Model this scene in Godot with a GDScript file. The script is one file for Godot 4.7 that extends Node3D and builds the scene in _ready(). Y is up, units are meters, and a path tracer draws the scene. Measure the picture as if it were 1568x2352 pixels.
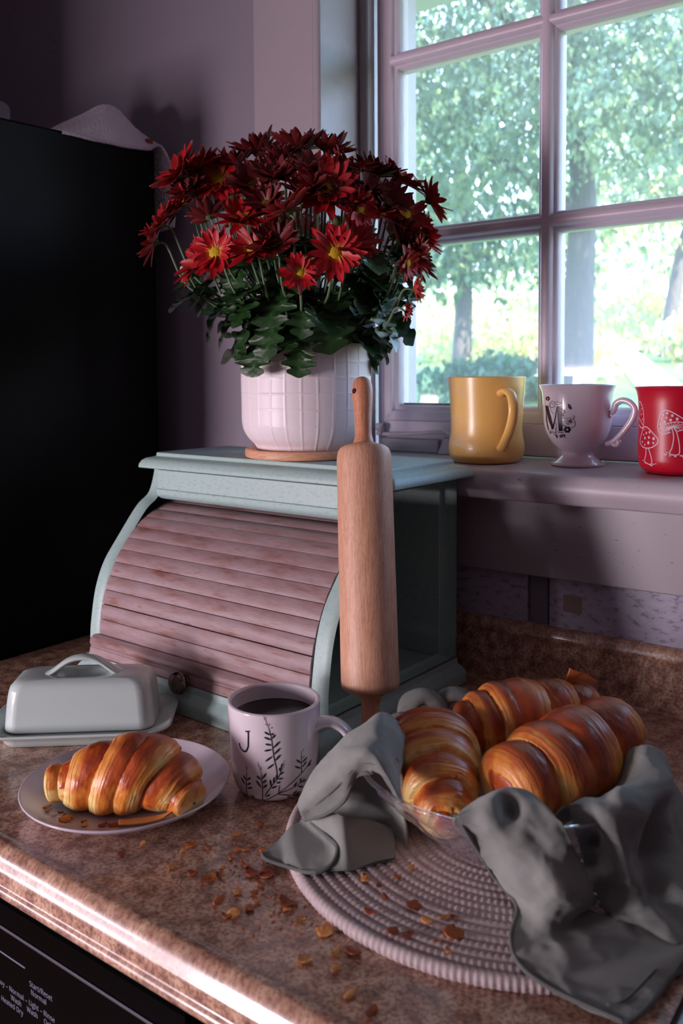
extends Node3D
# Kitchen corner: counter top is y = 0, the window wall runs along x at z = -0.05, the room lies towards +z.

var names := {}
var mats := {}
var rng := RandomNumberGenerator.new()
var fn := FastNoiseLite.new()
const EYE := Vector3(0, 0.4, 1.003)

# ---------------------------------------------------------------- helpers: nodes
func numbered(called: String) -> String:
	if not names.has(called):
		names[called] = 0
		return called
	names[called] += 1
	return "%s_%03d" % [called, names[called]]

func tag(o: Node3D, label: String, category: String, group := "", kind := "") -> Node3D:
	if label: o.set_meta("label", label)
	if category: o.set_meta("category", category)
	if group: o.set_meta("group", group)
	if kind: o.set_meta("kind", kind)
	return o

func thing(called: String, label: String, category: String, at := Vector3.ZERO, group := "") -> Node3D:
	var o := Node3D.new()
	o.name = numbered(called)
	o.position = at
	add_child(o)
	tag(o, label, category, group)
	return o

func put(called: String, mesh: Mesh, mat: Material, parent: Node3D = null, at := Transform3D()) -> MeshInstance3D:
	var o := MeshInstance3D.new()
	o.mesh = mesh
	o.material_override = mat
	o.transform = at
	if parent == null:
		o.name = numbered(called)
		add_child(o)
	else:
		var n := called
		var k := 0
		while parent.has_node(NodePath(n)):
			k += 1
			n = "%s_%03d" % [called, k]
		o.name = n
		parent.add_child(o, true)
	return o

func struct(called: String, label: String, mesh: Mesh, mat: Material, at := Transform3D()) -> MeshInstance3D:
	var o := put(called, mesh, mat, null, at)
	tag(o, label, called.get_slice("_", 0), "", "structure")
	return o

func dup(src: Node3D, label: String) -> Node3D:
	var o: Node3D = src.duplicate()
	o.name = numbered(String(src.name).rstrip("0123456789").rstrip("_"))
	add_child(o)
	o.set_meta("label", label)
	return o

# ---------------------------------------------------------------- helpers: materials
func c8(r: float, g: float, b: float) -> Color:
	return Color(r / 255.0, g / 255.0, b / 255.0)

func lin(r: float, g: float, b: float) -> Color:
	return c8(r, g, b).srgb_to_linear()

func mat(key: String, color := Color.WHITE, rough := 0.6, more := {}) -> StandardMaterial3D:
	if mats.has(key):
		return mats[key]
	var m := StandardMaterial3D.new()
	m.resource_name = key
	m.albedo_color = color
	m.roughness = rough
	for k in more:
		m.set(k, more[k])
	mats[key] = m
	return m

func noise_tex(freq: float, octaves: int, stops: Array, size := 512, seed_ := 1, type := FastNoiseLite.TYPE_SIMPLEX_SMOOTH) -> NoiseTexture2D:
	var n := FastNoiseLite.new()
	n.noise_type = type
	n.seed = seed_
	n.frequency = freq
	n.fractal_octaves = octaves
	n.fractal_gain = 0.6
	var t := NoiseTexture2D.new()
	t.width = size
	t.height = size
	t.seamless = true
	t.noise = n
	if stops.size():
		var g := Gradient.new()
		var offs := PackedFloat32Array()
		var cols := PackedColorArray()
		for s in stops:
			offs.append(s[0])
			cols.append(s[1])
		g.offsets = offs
		g.colors = cols
		t.color_ramp = g
	return t

func image_tex(w: int, h: int, f: Callable) -> ImageTexture:
	var im := Image.create(w, h, false, Image.FORMAT_RGB8)
	for y in h:
		for x in w:
			im.set_pixel(x, y, f.call(x, y))
	return ImageTexture.create_from_image(im)

func sm(a: float, b: float, x: float) -> float:
	return smoothstep(a, b, x)

# ---------------------------------------------------------------- helpers: meshes
# A grid of nu x nv points as one smooth mesh.
func grid(p: PackedVector3Array, nu: int, nv: int, cu := false, cv := false, opt := {}) -> ArrayMesh:
	var nor := PackedVector3Array()
	nor.resize(p.size())
	var total := 0.0
	var mid := Vector3.ZERO
	for q in p: mid += q
	mid /= p.size()
	for i in nu:
		var i0 := (i - 1 + nu) % nu if cu else maxi(i - 1, 0)
		var i1 := (i + 1) % nu if cu else mini(i + 1, nu - 1)
		for j in nv:
			var j0 := (j - 1 + nv) % nv if cv else maxi(j - 1, 0)
			var j1 := (j + 1) % nv if cv else mini(j + 1, nv - 1)
			var du := p[i1 * nv + j] - p[i0 * nv + j]
			var dv := p[i * nv + j1] - p[i * nv + j0]
			var n := du.cross(dv)
			total += n.dot(p[i * nv + j] - mid)
			nor[i * nv + j] = n.normalized() if n.length_squared() > 1e-20 else Vector3.ZERO
	for i in nu:   # poles take their neighbours' normal
		for j in nv:
			if nor[i * nv + j] == Vector3.ZERO:
				var s := Vector3.ZERO
				if i == 0 or i == nu - 1:
					var ii := 1 if i == 0 else nu - 2
					for jj in nv: s += nor[ii * nv + jj]
				else:
					var jj := 1 if j == 0 else nv - 2
					for k in nu: s += nor[k * nv + jj]
				nor[i * nv + j] = s.normalized() if s.length() > 1e-9 else Vector3.UP
	var flip: bool = opt.get("flip", false)
	if opt.get("auto", true) and total < 0.0:
		flip = true
	if flip:
		for i in nor.size(): nor[i] = -nor[i]
	var idx := PackedInt32Array()
	for i in (nu if cu else nu - 1):
		var i1 := (i + 1) % nu
		for j in (nv if cv else nv - 1):
			var j1 := (j + 1) % nv
			var a := i * nv + j
			var b := i1 * nv + j
			var c := i1 * nv + j1
			var d := i * nv + j1
			if flip: idx.append_array([a, b, c, a, c, d])
			else: idx.append_array([a, c, b, a, d, c])
	var arr := []
	arr.resize(Mesh.ARRAY_MAX)
	arr[Mesh.ARRAY_VERTEX] = p
	arr[Mesh.ARRAY_NORMAL] = nor
	arr[Mesh.ARRAY_INDEX] = idx
	if opt.has("colors"): arr[Mesh.ARRAY_COLOR] = opt.colors
	if opt.has("uv"): arr[Mesh.ARRAY_TEX_UV] = opt.uv
	else:
		var uv := PackedVector2Array()
		for i in nu:
			for j in nv: uv.append(Vector2(float(i) / maxi(nu - 1, 1), float(j) / maxi(nv - 1, 1)))
		arr[Mesh.ARRAY_TEX_UV] = uv
	var m := ArrayMesh.new()
	m.add_surface_from_arrays(Mesh.PRIMITIVE_TRIANGLES, arr)
	return m

# Rounds the corners of an open outline of (r, y) points; a third number is the radius of that corner.
func rounded(pts: Array, r := 0.002, n := 5) -> PackedVector2Array:
	var out := PackedVector2Array()
	for k in pts.size():
		var p := Vector2(pts[k][0], pts[k][1])
		var rr: float = pts[k][2] if pts[k].size() > 2 else r
		if k == 0 or k == pts.size() - 1 or rr <= 0.0:
			out.append(p)
			continue
		var a := Vector2(pts[k - 1][0], pts[k - 1][1])
		var b := Vector2(pts[k + 1][0], pts[k + 1][1])
		var la := minf(rr, p.distance_to(a) * 0.45)
		var lb := minf(rr, p.distance_to(b) * 0.45)
		var pa := p + (a - p).normalized() * la
		var pb := p + (b - p).normalized() * lb
		out.append(pa + (a - p).normalized() * la * 0.08)
		for i in n + 1:
			var t := float(i) / n
			out.append(pa.lerp(p, t).lerp(p.lerp(pb, t), t))
		out.append(pb + (b - p).normalized() * lb * 0.08)
	return out

func spline2(pts: Array, sub := 8) -> PackedVector2Array:
	var out := PackedVector2Array()
	var n := pts.size()
	for k in n - 1:
		var p0 := Vector2(pts[maxi(k - 1, 0)][0], pts[maxi(k - 1, 0)][1])
		var p1 := Vector2(pts[k][0], pts[k][1])
		var p2 := Vector2(pts[k + 1][0], pts[k + 1][1])
		var p3 := Vector2(pts[mini(k + 2, n - 1)][0], pts[mini(k + 2, n - 1)][1])
		for i in sub:
			out.append(p1.cubic_interpolate(p2, p0, p3, float(i) / sub))
	out.append(Vector2(pts[n - 1][0], pts[n - 1][1]))
	return out

func spline3(pts: Array, sub := 8) -> PackedVector3Array:
	var out := PackedVector3Array()
	var n := pts.size()
	for k in n - 1:
		for i in sub:
			out.append((pts[k] as Vector3).cubic_interpolate(pts[k + 1], pts[maxi(k - 1, 0)], pts[mini(k + 2, n - 1)], float(i) / sub))
	out.append(pts[n - 1])
	return out

func lathe(prof: PackedVector2Array, seg := 72, bend = null, opt := {}) -> ArrayMesh:
	var p := PackedVector3Array()
	var uv := PackedVector2Array()
	for j in seg + 1:
		var a := TAU * j / seg
		for k in prof.size():
			var r := prof[k].x
			if bend != null: r = bend.call(r, prof[k].y, a, k)
			p.append(Vector3(r * cos(a), prof[k].y, r * sin(a)))
			uv.append(Vector2(float(j) / seg, prof[k].y))
	opt["uv"] = uv
	var m := grid(p, seg + 1, prof.size(), false, false, opt)
	return fix_seam(m, seg + 1, prof.size())

func fix_seam(m: ArrayMesh, nu: int, nv: int) -> ArrayMesh:   # the first and last column meet: one normal for both
	var arr := m.surface_get_arrays(0)
	var n: PackedVector3Array = arr[Mesh.ARRAY_NORMAL]
	for k in nv:
		var s := (n[k] + n[(nu - 1) * nv + k]).normalized()
		n[k] = s
		n[(nu - 1) * nv + k] = s
	arr[Mesh.ARRAY_NORMAL] = n
	var out := ArrayMesh.new()
	out.add_surface_from_arrays(Mesh.PRIMITIVE_TRIANGLES, arr)
	return out

# A tube along points; shape(t, angle) -> Vector2 offset across the path.
func tube(path: PackedVector3Array, shape: Callable, seg := 12, up := Vector3.UP, caps := true, opt := {}) -> ArrayMesh:
	var p := PackedVector3Array()
	var n := path.size()
	var side := Vector3.ZERO
	for i in n:
		var t := (path[mini(i + 1, n - 1)] - path[maxi(i - 1, 0)]).normalized()
		if i == 0:
			side = t.cross(up)
			if side.length() < 0.05: side = t.cross(Vector3.RIGHT)
			side = side.normalized()
		else:
			side = (side - t * side.dot(t)).normalized()
		var u := side.cross(t).normalized()
		if i == 0 and caps:
			for j in seg: p.append(path[0])
		for j in seg:
			var o: Vector2 = shape.call(float(i) / (n - 1), TAU * j / seg)
			p.append(path[i] + side * o.x + u * o.y)
		if i == n - 1 and caps:
			for j in seg: p.append(path[n - 1])
	return grid(p, n + (2 if caps else 0), seg, false, true, opt)

func round_tube(path: PackedVector3Array, r0: float, r1: float, seg := 8) -> ArrayMesh:
	return tube(path, func(t, a): return Vector2(cos(a), sin(a)) * lerpf(r0, r1, t), seg)

func st_new() -> SurfaceTool:
	var st := SurfaceTool.new()
	st.begin(Mesh.PRIMITIVE_TRIANGLES)
	return st

func tri(st: SurfaceTool, a: Vector3, b: Vector3, c: Vector3, n: Vector3) -> void:
	var g := (c - a).cross(b - a)
	if g.dot(n) < 0.0:
		var t := b
		b = c
		c = t
	for v in [a, b, c]:
		st.set_normal(n)
		st.set_uv(Vector2(v.x + v.z, v.y))
		st.add_vertex(v)

func quad(st: SurfaceTool, a: Vector3, b: Vector3, c: Vector3, d: Vector3, n := Vector3.ZERO) -> void:
	if n == Vector3.ZERO: n = (c - a).cross(b - a).normalized()
	tri(st, a, b, c, n)
	tri(st, a, c, d, n)

# A box with chamfered edges, from corner lo to corner hi.
func add_box(st: SurfaceTool, lo: Vector3, hi: Vector3, b := 0.002, at := Transform3D()) -> void:
	var c := (lo + hi) / 2.0
	var h := (hi - lo) / 2.0
	b = minf(b, minf(h.x, minf(h.y, h.z)) * 0.6)
	var v := func(axis: int, s: Vector3) -> Vector3:
		var e := h - Vector3(b, b, b)
		e[axis] = h[axis]
		return at * (c + s * e)
	for axis in 3:
		var u := (axis + 1) % 3
		var w := (axis + 2) % 3
		for s in [-1.0, 1.0]:
			var q := []
			for k in [[-1, -1], [1, -1], [1, 1], [-1, 1]]:
				var g := Vector3.ZERO
				g[axis] = s
				g[u] = k[0]
				g[w] = k[1]
				q.append(v.call(axis, g))
			var n := Vector3.ZERO
			n[axis] = s
			quad(st, q[0], q[1], q[2], q[3], at.basis * n)
		for s in [-1.0, 1.0]:
			for t in [-1.0, 1.0]:
				var g0 := Vector3.ZERO
				g0[axis] = -1
				g0[u] = s
				g0[w] = t
				var g1 := g0
				g1[axis] = 1
				var n := Vector3.ZERO
				n[u] = s
				n[w] = t
				quad(st, v.call(u, g0), v.call(u, g1), v.call(w, g1), v.call(w, g0), (at.basis * n).normalized())
	for x in [-1.0, 1.0]:
		for y in [-1.0, 1.0]:
			for z in [-1.0, 1.0]:
				var g := Vector3(x, y, z)
				tri(st, v.call(0, g), v.call(1, g), v.call(2, g), (at.basis * g).normalized())

func box(lo: Vector3, hi: Vector3, b := 0.002, at := Transform3D()) -> ArrayMesh:
	var st := st_new()
	add_box(st, lo, hi, b, at)
	return st.commit()

# A closed outline in the (z, y) plane, or in any plane that `to` gives, pushed from x0 to x1; edges flatter than 40 degrees are smoothed.
func prism(poly: PackedVector2Array, x0: float, x1: float, bev := 0.0, to = null) -> ArrayMesh:
	if to == null: to = func(x, q): return Vector3(x, q.y, q.x)
	if Geometry2D.is_polygon_clockwise(poly): poly.reverse()
	var n := poly.size()
	var st := st_new()
	var inner := poly
	if bev > 0.0:
		inner = PackedVector2Array()
		for k in n:
			var e0 := (poly[k] - poly[(k - 1 + n) % n]).normalized()
			var e1 := (poly[(k + 1) % n] - poly[k]).normalized()
			var m := (Vector2(-e0.y, e0.x) + Vector2(-e1.y, e1.x)).normalized()
			inner.append(poly[k] + m * bev)
	var ax: Vector3 = ((to.call(1.0, Vector2.ZERO) as Vector3) - (to.call(0.0, Vector2.ZERO) as Vector3)).normalized()
	var tris := Geometry2D.triangulate_polygon(inner)
	for s in 2:
		var x := x0 if s == 0 else x1
		for k in range(0, tris.size(), 3):
			tri(st, to.call(x, inner[tris[k]]), to.call(x, inner[tris[k + 1]]), to.call(x, inner[tris[k + 2]]), ax * (-1.0 if s == 0 else 1.0))
	var en := []
	for k in n:
		var e := (poly[(k + 1) % n] - poly[k]).normalized()
		en.append(Vector2(e.y, -e.x))
	for k in n:
		var k1 := (k + 1) % n
		var na: Vector2 = en[k]
		var nb: Vector2 = en[k]
		if en[(k - 1 + n) % n].dot(en[k]) > 0.75: na = (en[(k - 1 + n) % n] + en[k]).normalized()
		if en[k1].dot(en[k]) > 0.75: nb = (en[k1] + en[k]).normalized()
		var o: Vector3 = to.call(0.0, Vector2.ZERO)
		var wa: Vector3 = (to.call(0.0, na) as Vector3) - o
		var wb: Vector3 = (to.call(0.0, nb) as Vector3) - o
		var rows := [[x0, inner, -ax * 0.7], [x0 + bev, poly, Vector3.ZERO], [x1 - bev, poly, Vector3.ZERO], [x1, inner, ax * 0.7]] if bev > 0.0 else [[x0, poly, Vector3.ZERO], [x1, poly, Vector3.ZERO]]
		for r in rows.size() - 1:
			var q0 = rows[r]
			var q1 = rows[r + 1]
			var v := [to.call(q0[0], q0[1][k]), to.call(q1[0], q1[1][k]), to.call(q1[0], q1[1][k1]), to.call(q0[0], q0[1][k1])]
			var nn := [(wa + q0[2]).normalized(), (wa + q1[2]).normalized(), (wb + q1[2]).normalized(), (wb + q0[2]).normalized()]
			var g: Vector3 = (v[2] - v[0]).cross(v[1] - v[0])
			var order := [0, 1, 2, 0, 2, 3] if g.dot(wa + wb) > 0.0 else [0, 2, 1, 0, 3, 2]
			for i in order:
				st.set_normal(nn[i])
				st.set_uv(Vector2(v[i].x, v[i].y + v[i].z))
				st.add_vertex(v[i])
	return st.commit()

func joined(list: Array) -> ArrayMesh:   # [[mesh, transform], ...] as one mesh
	var st := SurfaceTool.new()
	for k in list:
		st.append_from(k[0], 0, k[1])
	return st.commit()

# Flat print: ribbons and filled outlines in (right, up) metres, laid on a surface by lay(Vector2) -> [point, normal].
func ink(strokes: Array, lay: Callable, lift := 0.00025) -> ArrayMesh:
	var st := st_new()
	for s in strokes:
		var pts: PackedVector2Array = s[0]
		var w: float = s[1]
		if w > 0.0:
			var end_w: float = s[2] if s.size() > 2 else w
			for k in pts.size() - 1:
				var d := (pts[k + 1] - pts[k]).normalized()
				var da := d
				var db := d
				if k > 0: da = (d + (pts[k] - pts[k - 1]).normalized()).normalized()
				if k < pts.size() - 2: db = (d + (pts[k + 2] - pts[k + 1]).normalized()).normalized()
				var wa := lerpf(w, end_w, float(k) / (pts.size() - 1)) / 2.0
				var wb := lerpf(w, end_w, float(k + 1) / (pts.size() - 1)) / 2.0
				var q := [pts[k] + Vector2(-da.y, da.x) * wa, pts[k + 1] + Vector2(-db.y, db.x) * wb, pts[k + 1] - Vector2(-db.y, db.x) * wb, pts[k] - Vector2(-da.y, da.x) * wa]
				var v := []
				for i in 4:
					var l: Array = lay.call(q[i])
					v.append([l[0] + l[1] * lift, l[1]])
				tri(st, v[0][0], v[1][0], v[2][0], v[0][1])
				tri(st, v[0][0], v[2][0], v[3][0], v[0][1])
		else:
			var t := Geometry2D.triangulate_polygon(pts)
			var todo := []
			for k in range(0, t.size(), 3): todo.append([pts[t[k]], pts[t[k + 1]], pts[t[k + 2]]])
			while todo.size():   # cut long triangles, so that the print follows the curve
				var q: Array = todo.pop_back()
				var e := 0
				for i in 3:
					if q[i].distance_to(q[(i + 1) % 3]) > q[e].distance_to(q[(e + 1) % 3]): e = i
				var a: Vector2 = q[e]
				var b: Vector2 = q[(e + 1) % 3]
				var c: Vector2 = q[(e + 2) % 3]
				if a.distance_to(b) > 0.0035:
					var m := (a + b) / 2.0
					todo.append([a, m, c])
					todo.append([m, b, c])
					continue
				var v := []
				for i in 3:
					var l: Array = lay.call(q[i])
					v.append([l[0] + l[1] * lift, l[1]])
				tri(st, v[0][0], v[1][0], v[2][0], v[0][1])
	return st.commit()

func oval(c: Vector2, rx: float, ry: float, turn := 0.0, n := 14) -> PackedVector2Array:
	var p := PackedVector2Array()
	for k in n:
		p.append(c + Vector2(cos(TAU * k / n) * rx, sin(TAU * k / n) * ry).rotated(turn))
	return p

func curve2(pts: Array, sub := 6) -> PackedVector2Array:
	var a := []
	for q in pts: a.append([q.x, q.y])
	return spline2(a, sub)

# Letters as flat print: a TextMesh whose points are laid on a surface.
func letters(text: String, size: float, lay: Callable, font := "Droid Serif", weight := 400, lift := 0.0003) -> ArrayMesh:
	var f := SystemFont.new()
	f.font_names = PackedStringArray([font])
	f.font_weight = weight
	var tm := TextMesh.new()
	tm.text = text
	tm.font = f
	tm.font_size = 64
	tm.pixel_size = size / 64.0
	tm.depth = 0.0
	tm.curve_step = 2.0
	var arr := tm.surface_get_arrays(0)
	var v: PackedVector3Array = arr[Mesh.ARRAY_VERTEX]
	var idx = arr[Mesh.ARRAY_INDEX]
	var st := st_new()
	var order: PackedInt32Array = idx if idx != null else PackedInt32Array(range(v.size()))
	for k in range(0, order.size() - 2, 3):
		var p := []
		for i in 3:
			var q := v[order[k + i]]
			var l: Array = lay.call(Vector2(q.x, q.y))
			p.append([l[0] + l[1] * lift, l[1]])
		tri(st, p[0][0], p[1][0], p[2][0], p[0][1])
	return st.commit()

# ---------------------------------------------------------------- light, camera
func stage() -> void:
	rng.seed = 7
	var cam := Camera3D.new()
	cam.name = "camera"
	# the axes were solved from the photograph's vanishing points; the lens is shifted down a little
	cam.transform = Transform3D(Basis(Vector3(0.8040288, -0.0057511, -0.5945625), Vector3(-0.0275369, 0.9985201, -0.0468968), Vector3(0.5939524, 0.0540788, 0.8026806)).orthonormalized(), EYE)
	cam.projection = Camera3D.PROJECTION_FRUSTUM
	cam.keep_aspect = Camera3D.KEEP_HEIGHT
	cam.near = 0.05
	cam.far = 200.0
	cam.size = 2.0 * (1176.0 / 1995.0) * 0.05
	cam.frustum_offset = Vector2(0, -201.0 / 1995.0 * 0.05)
	var at := CameraAttributesPhysical.new()
	at.frustum_focal_length = 35.0
	at.exposure_aperture = 9.0
	at.frustum_focus_distance = 0.93
	at.frustum_near = 0.05
	at.frustum_far = 200.0
	cam.attributes = at
	add_child(cam)
	cam.current = true

	var env := Environment.new()
	env.background_mode = Environment.BG_SKY
	env.tonemap_mode = Environment.TONE_MAPPER_LINEAR
	env.tonemap_exposure = 1.0
	env.sdfgi_enabled = true
	env.ssao_enabled = true
	env.ssil_enabled = true
	var sky := ProceduralSkyMaterial.new()
	sky.sky_top_color = Color(0.62, 0.78, 1.0)
	sky.sky_horizon_color = Color(0.94, 0.97, 1.0)
	sky.ground_bottom_color = Color(0.35, 0.36, 0.33)
	sky.ground_horizon_color = Color(0.6, 0.62, 0.6)
	sky.sky_energy_multiplier = SKY_E
	sky.ground_energy_multiplier = SKY_E * 0.5
	sky.sun_angle_max = 1.0
	env.sky = Sky.new()
	env.sky.sky_material = sky
	var we := WorldEnvironment.new()
	we.name = "world"
	we.environment = env
	add_child(we)

	var sun := DirectionalLight3D.new()
	sun.name = "sun"
	sun.light_energy = SUN_E
	sun.light_color = Color(1.0, 0.95, 0.84)
	sun.light_angular_distance = 0.5
	sun.shadow_enabled = true
	sun.basis = Basis.looking_at(Vector3(-0.80, -0.85, -0.42).normalized(), Vector3.UP)
	add_child(sun)

	# daylight inside two unseen openings; the side one added for the counter edge streak
	var key := AreaLight3D.new()
	key.name = "rear_window_daylight"
	key.area_size = Vector2(0.42, 0.62)
	key.light_energy = KEY_E
	key.light_color = KEY_C
	key.area_normalize_energy = true
	key.area_range = 12.0
	key.area_attenuation = 2.0
	key.shadow_enabled = true
	key.position = Vector3(-1.55, 0.12, 2.47)
	add_child(key)
	var fill := AreaLight3D.new()
	fill.name = "added_side_streak_light"  # added strip light that makes the streak on the counter edge
	fill.area_size = Vector2(0.72, 0.14)
	fill.light_energy = FILL_E
	fill.light_color = FILL_C
	fill.area_normalize_energy = true
	fill.area_range = 12.0
	fill.area_attenuation = 2.0
	fill.shadow_enabled = true
	fill.transform = Transform3D(Basis(Vector3.UP, -PI / 2), Vector3(-1.97, 0.25, 1.98))
	add_child(fill)

const SKY_E := 2.7
const SUN_E := 6.2
const KEY_E := 4.6
const KEY_C := Color(1.0, 0.925, 0.96)
const FILL_E := 1.3
const FILL_C := Color(1.0, 0.91, 0.95)

# ---------------------------------------------------------------- materials
func materials() -> void:
	mat("wall_paint", c8(142, 132, 146), 0.75, {heightmap_enabled = true, heightmap_texture = noise_tex(0.03, 4, [], 256, 3), heightmap_scale = 0.05, uv1_triplanar = true, uv1_world_triplanar = true, uv1_scale = Vector3(6, 6, 6)})
	mat("trim_paint", c8(166, 155, 162), 0.42, {heightmap_enabled = true, heightmap_texture = noise_tex(0.012, 3, [], 256, 4), heightmap_scale = 0.06, uv1_triplanar = true, uv1_world_triplanar = true, uv1_scale = Vector3(7, 7, 7)})
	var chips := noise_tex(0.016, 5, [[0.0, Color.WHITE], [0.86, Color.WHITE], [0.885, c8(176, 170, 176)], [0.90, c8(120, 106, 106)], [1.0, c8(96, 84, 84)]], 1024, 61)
	mat("sill_paint_lit", c8(190, 180, 188), 0.4, {albedo_texture = chips, uv1_triplanar = true, uv1_world_triplanar = true, uv1_scale = Vector3(2.2, 7, 5)})  # apron paint made paler, window light on the sill put into the colour
	mat("sash_paint_lit", c8(208, 194, 208), 0.38, {heightmap_enabled = true, heightmap_texture = noise_tex(0.012, 3, [], 256, 4), heightmap_scale = 0.06, uv1_triplanar = true, uv1_world_triplanar = true, uv1_scale = Vector3(7, 7, 7)})  # trim paint made paler so that the bars look lit
	mat("apron_paint", c8(162, 152, 159), 0.4, {albedo_texture = chips, uv1_triplanar = true, uv1_world_triplanar = true, uv1_scale = Vector3(2.2, 7, 5)})
	mat("ceiling_paint", c8(150, 146, 150), 0.8)
	mat("floor_wood", c8(96, 70, 54), 0.5)
	mat("glass_pane", Color(0.93, 0.97, 1.0, 0.10), 0.05, {transparency = BaseMaterial3D.TRANSPARENCY_ALPHA, backlight_enabled = true, backlight = Color(0.42, 0.43, 0.44)})
	var stone := noise_tex(0.02, 6, [[0.0, c8(126, 120, 138)], [0.28, c8(140, 134, 152)], [0.36, c8(172, 164, 184)], [0.6, c8(178, 170, 190)], [1.0, c8(188, 180, 200)]], 1024, 12)
	mat("stone", Color.WHITE, 0.55, {albedo_texture = stone, uv1_triplanar = true, uv1_world_triplanar = true, uv1_scale = Vector3(2.6, 5, 3)})
	mat("grout", c8(124, 118, 132), 0.8)
	mat("tan_patch", c8(150, 124, 116), 0.6)
	var lam := noise_tex(0.016, 6, [[0.0, c8(124, 92, 82)], [0.28, c8(164, 126, 110)], [0.42, c8(192, 150, 130)], [0.55, c8(210, 170, 148)], [0.68, c8(222, 188, 166)], [1.0, c8(240, 214, 196)]], 1024, 21)
	var fleck := noise_tex(0.05, 4, [[0.0, c8(150, 128, 120)], [0.34, c8(206, 192, 184)], [0.5, c8(255, 250, 245)], [1.0, Color.WHITE]], 1024, 22)
	mat("laminate", c8(250, 249, 246), 0.34, {clearcoat_enabled = true, clearcoat = 0.6, clearcoat_roughness = 0.13, albedo_texture = lam, uv1_triplanar = true, uv1_world_triplanar = true, uv1_scale = Vector3(2.6, 2.6, 2.6), detail_enabled = true, detail_albedo = fleck, detail_blend_mode = BaseMaterial3D.BLEND_MODE_MUL, detail_uv_layer = BaseMaterial3D.DETAIL_UV_2, uv2_triplanar = true, uv2_world_triplanar = true, uv2_scale = Vector3(4.1, 4.1, 4.1), metallic_specular = 0.55})
	mat("black_gloss", c8(5, 5, 6), 0.2, {metallic_specular = 0.16})
	mat("black_steel", c8(6, 6, 7), 0.42, {metallic_specular = 0.22, heightmap_enabled = true, heightmap_texture = noise_tex(0.08, 3, [], 256, 9), heightmap_scale = 0.02, uv1_triplanar = true, uv1_scale = Vector3(12, 12, 12)})
	mat("chrome_line", c8(150, 150, 165), 0.3, {metallic = 0.9})
	mat("panel_print", c8(120, 120, 140), 0.6)
	mat("cabinet_wood", c8(74, 52, 42), 0.5)
	mat("steel", c8(150, 148, 155), 0.32, {metallic = 1.0})
	mat("nickel", c8(120, 108, 102), 0.22, {metallic = 1.0})
	# box paint: sea green, worn to dark wood in flecks
	var worn := noise_tex(0.035, 5, [[0.0, c8(52, 50, 50)], [0.085, c8(70, 68, 68)], [0.115, c8(214, 228, 224)], [0.5, Color.WHITE], [1.0, c8(240, 248, 246)]], 1024, 31)
	mat("sea_green", c8(166, 192, 188), 0.46, {albedo_texture = worn, uv1_triplanar = true, uv1_scale = Vector3(2.4, 5, 5)})
	var wash := noise_tex(0.008, 4, [[0.0, c8(140, 88, 74)], [0.18, c8(170, 122, 110)], [0.30, c8(186, 152, 150)], [0.5, c8(192, 166, 168)], [0.76, c8(202, 178, 182)], [0.88, c8(184, 146, 138)], [1.0, c8(158, 108, 94)]], 1024, 37)
	var streak := noise_tex(0.06, 3, [[0.0, c8(216, 202, 200)], [0.4, c8(246, 240, 240)], [1.0, Color.WHITE]], 512, 38)
	mat("washed_pink", c8(208, 206, 208), 0.5, {albedo_texture = wash, uv1_triplanar = true, uv1_scale = Vector3(1.3, 7, 7), detail_enabled = true, detail_albedo = streak, detail_blend_mode = BaseMaterial3D.BLEND_MODE_MUL, detail_uv_layer = BaseMaterial3D.DETAIL_UV_2, uv2_triplanar = true, uv2_scale = Vector3(1.2, 18, 18)})
	var grain := noise_tex(0.03, 5, [[0.0, c8(184, 128, 100)], [0.33, c8(204, 152, 122)], [0.5, c8(214, 164, 134)], [0.7, c8(222, 174, 144)], [1.0, c8(228, 182, 154)]], 1024, 41)
	var pores := noise_tex(0.16, 3, [[0.0, c8(130, 88, 70)], [0.22, c8(196, 160, 144)], [0.36, Color.WHITE], [1.0, Color.WHITE]], 1024, 42)
	mat("beech", Color.WHITE, 0.48, {albedo_texture = grain, uv1_triplanar = true, uv1_scale = Vector3(15, 0.8, 15), detail_enabled = true, detail_albedo = pores, detail_blend_mode = BaseMaterial3D.BLEND_MODE_MUL, detail_uv_layer = BaseMaterial3D.DETAIL_UV_2, uv2_triplanar = true, uv2_scale = Vector3(13, 0.6, 13)})
	mat("beech_dark", c8(246, 220, 204), 0.45, {albedo_texture = grain, uv1_triplanar = true, uv1_scale = Vector3(14, 1.2, 14), detail_enabled = true, detail_albedo = pores, detail_blend_mode = BaseMaterial3D.BLEND_MODE_MUL, detail_uv_layer = BaseMaterial3D.DETAIL_UV_2, uv2_triplanar = true, uv2_scale = Vector3(9, 1.0, 9)})
	mat("saucer_wood", c8(255, 248, 240), 0.55, {albedo_texture = grain, uv1_triplanar = true, uv1_scale = Vector3(1.6, 14, 5)})
	mat("hole_shade", c8(40, 22, 16), 0.8)  # shade inside the hanging hole, as a colour
	mat("pot_white", c8(240, 230, 234), 0.45, {clearcoat_enabled = true, clearcoat = 0.15, clearcoat_roughness = 0.35})
	mat("soil", c8(46, 34, 26), 0.95)
	mat("china_white", c8(226, 216, 222), 0.2, {clearcoat_enabled = true, clearcoat = 0.5, clearcoat_roughness = 0.08})
	mat("plate_white", c8(214, 204, 216), 0.22, {clearcoat_enabled = true, clearcoat = 0.4, clearcoat_roughness = 0.1})
	mat("butter_white", c8(198, 213, 210), 0.22, {clearcoat_enabled = true, clearcoat = 0.5, clearcoat_roughness = 0.08})
	mat("coffee", c8(22, 11, 8), 0.04)
	mat("black_ink", c8(18, 16, 22), 0.3)
	mat("fern_ink", c8(48, 52, 58), 0.4)
	mat("fern_pale", c8(150, 142, 154), 0.4)
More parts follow.
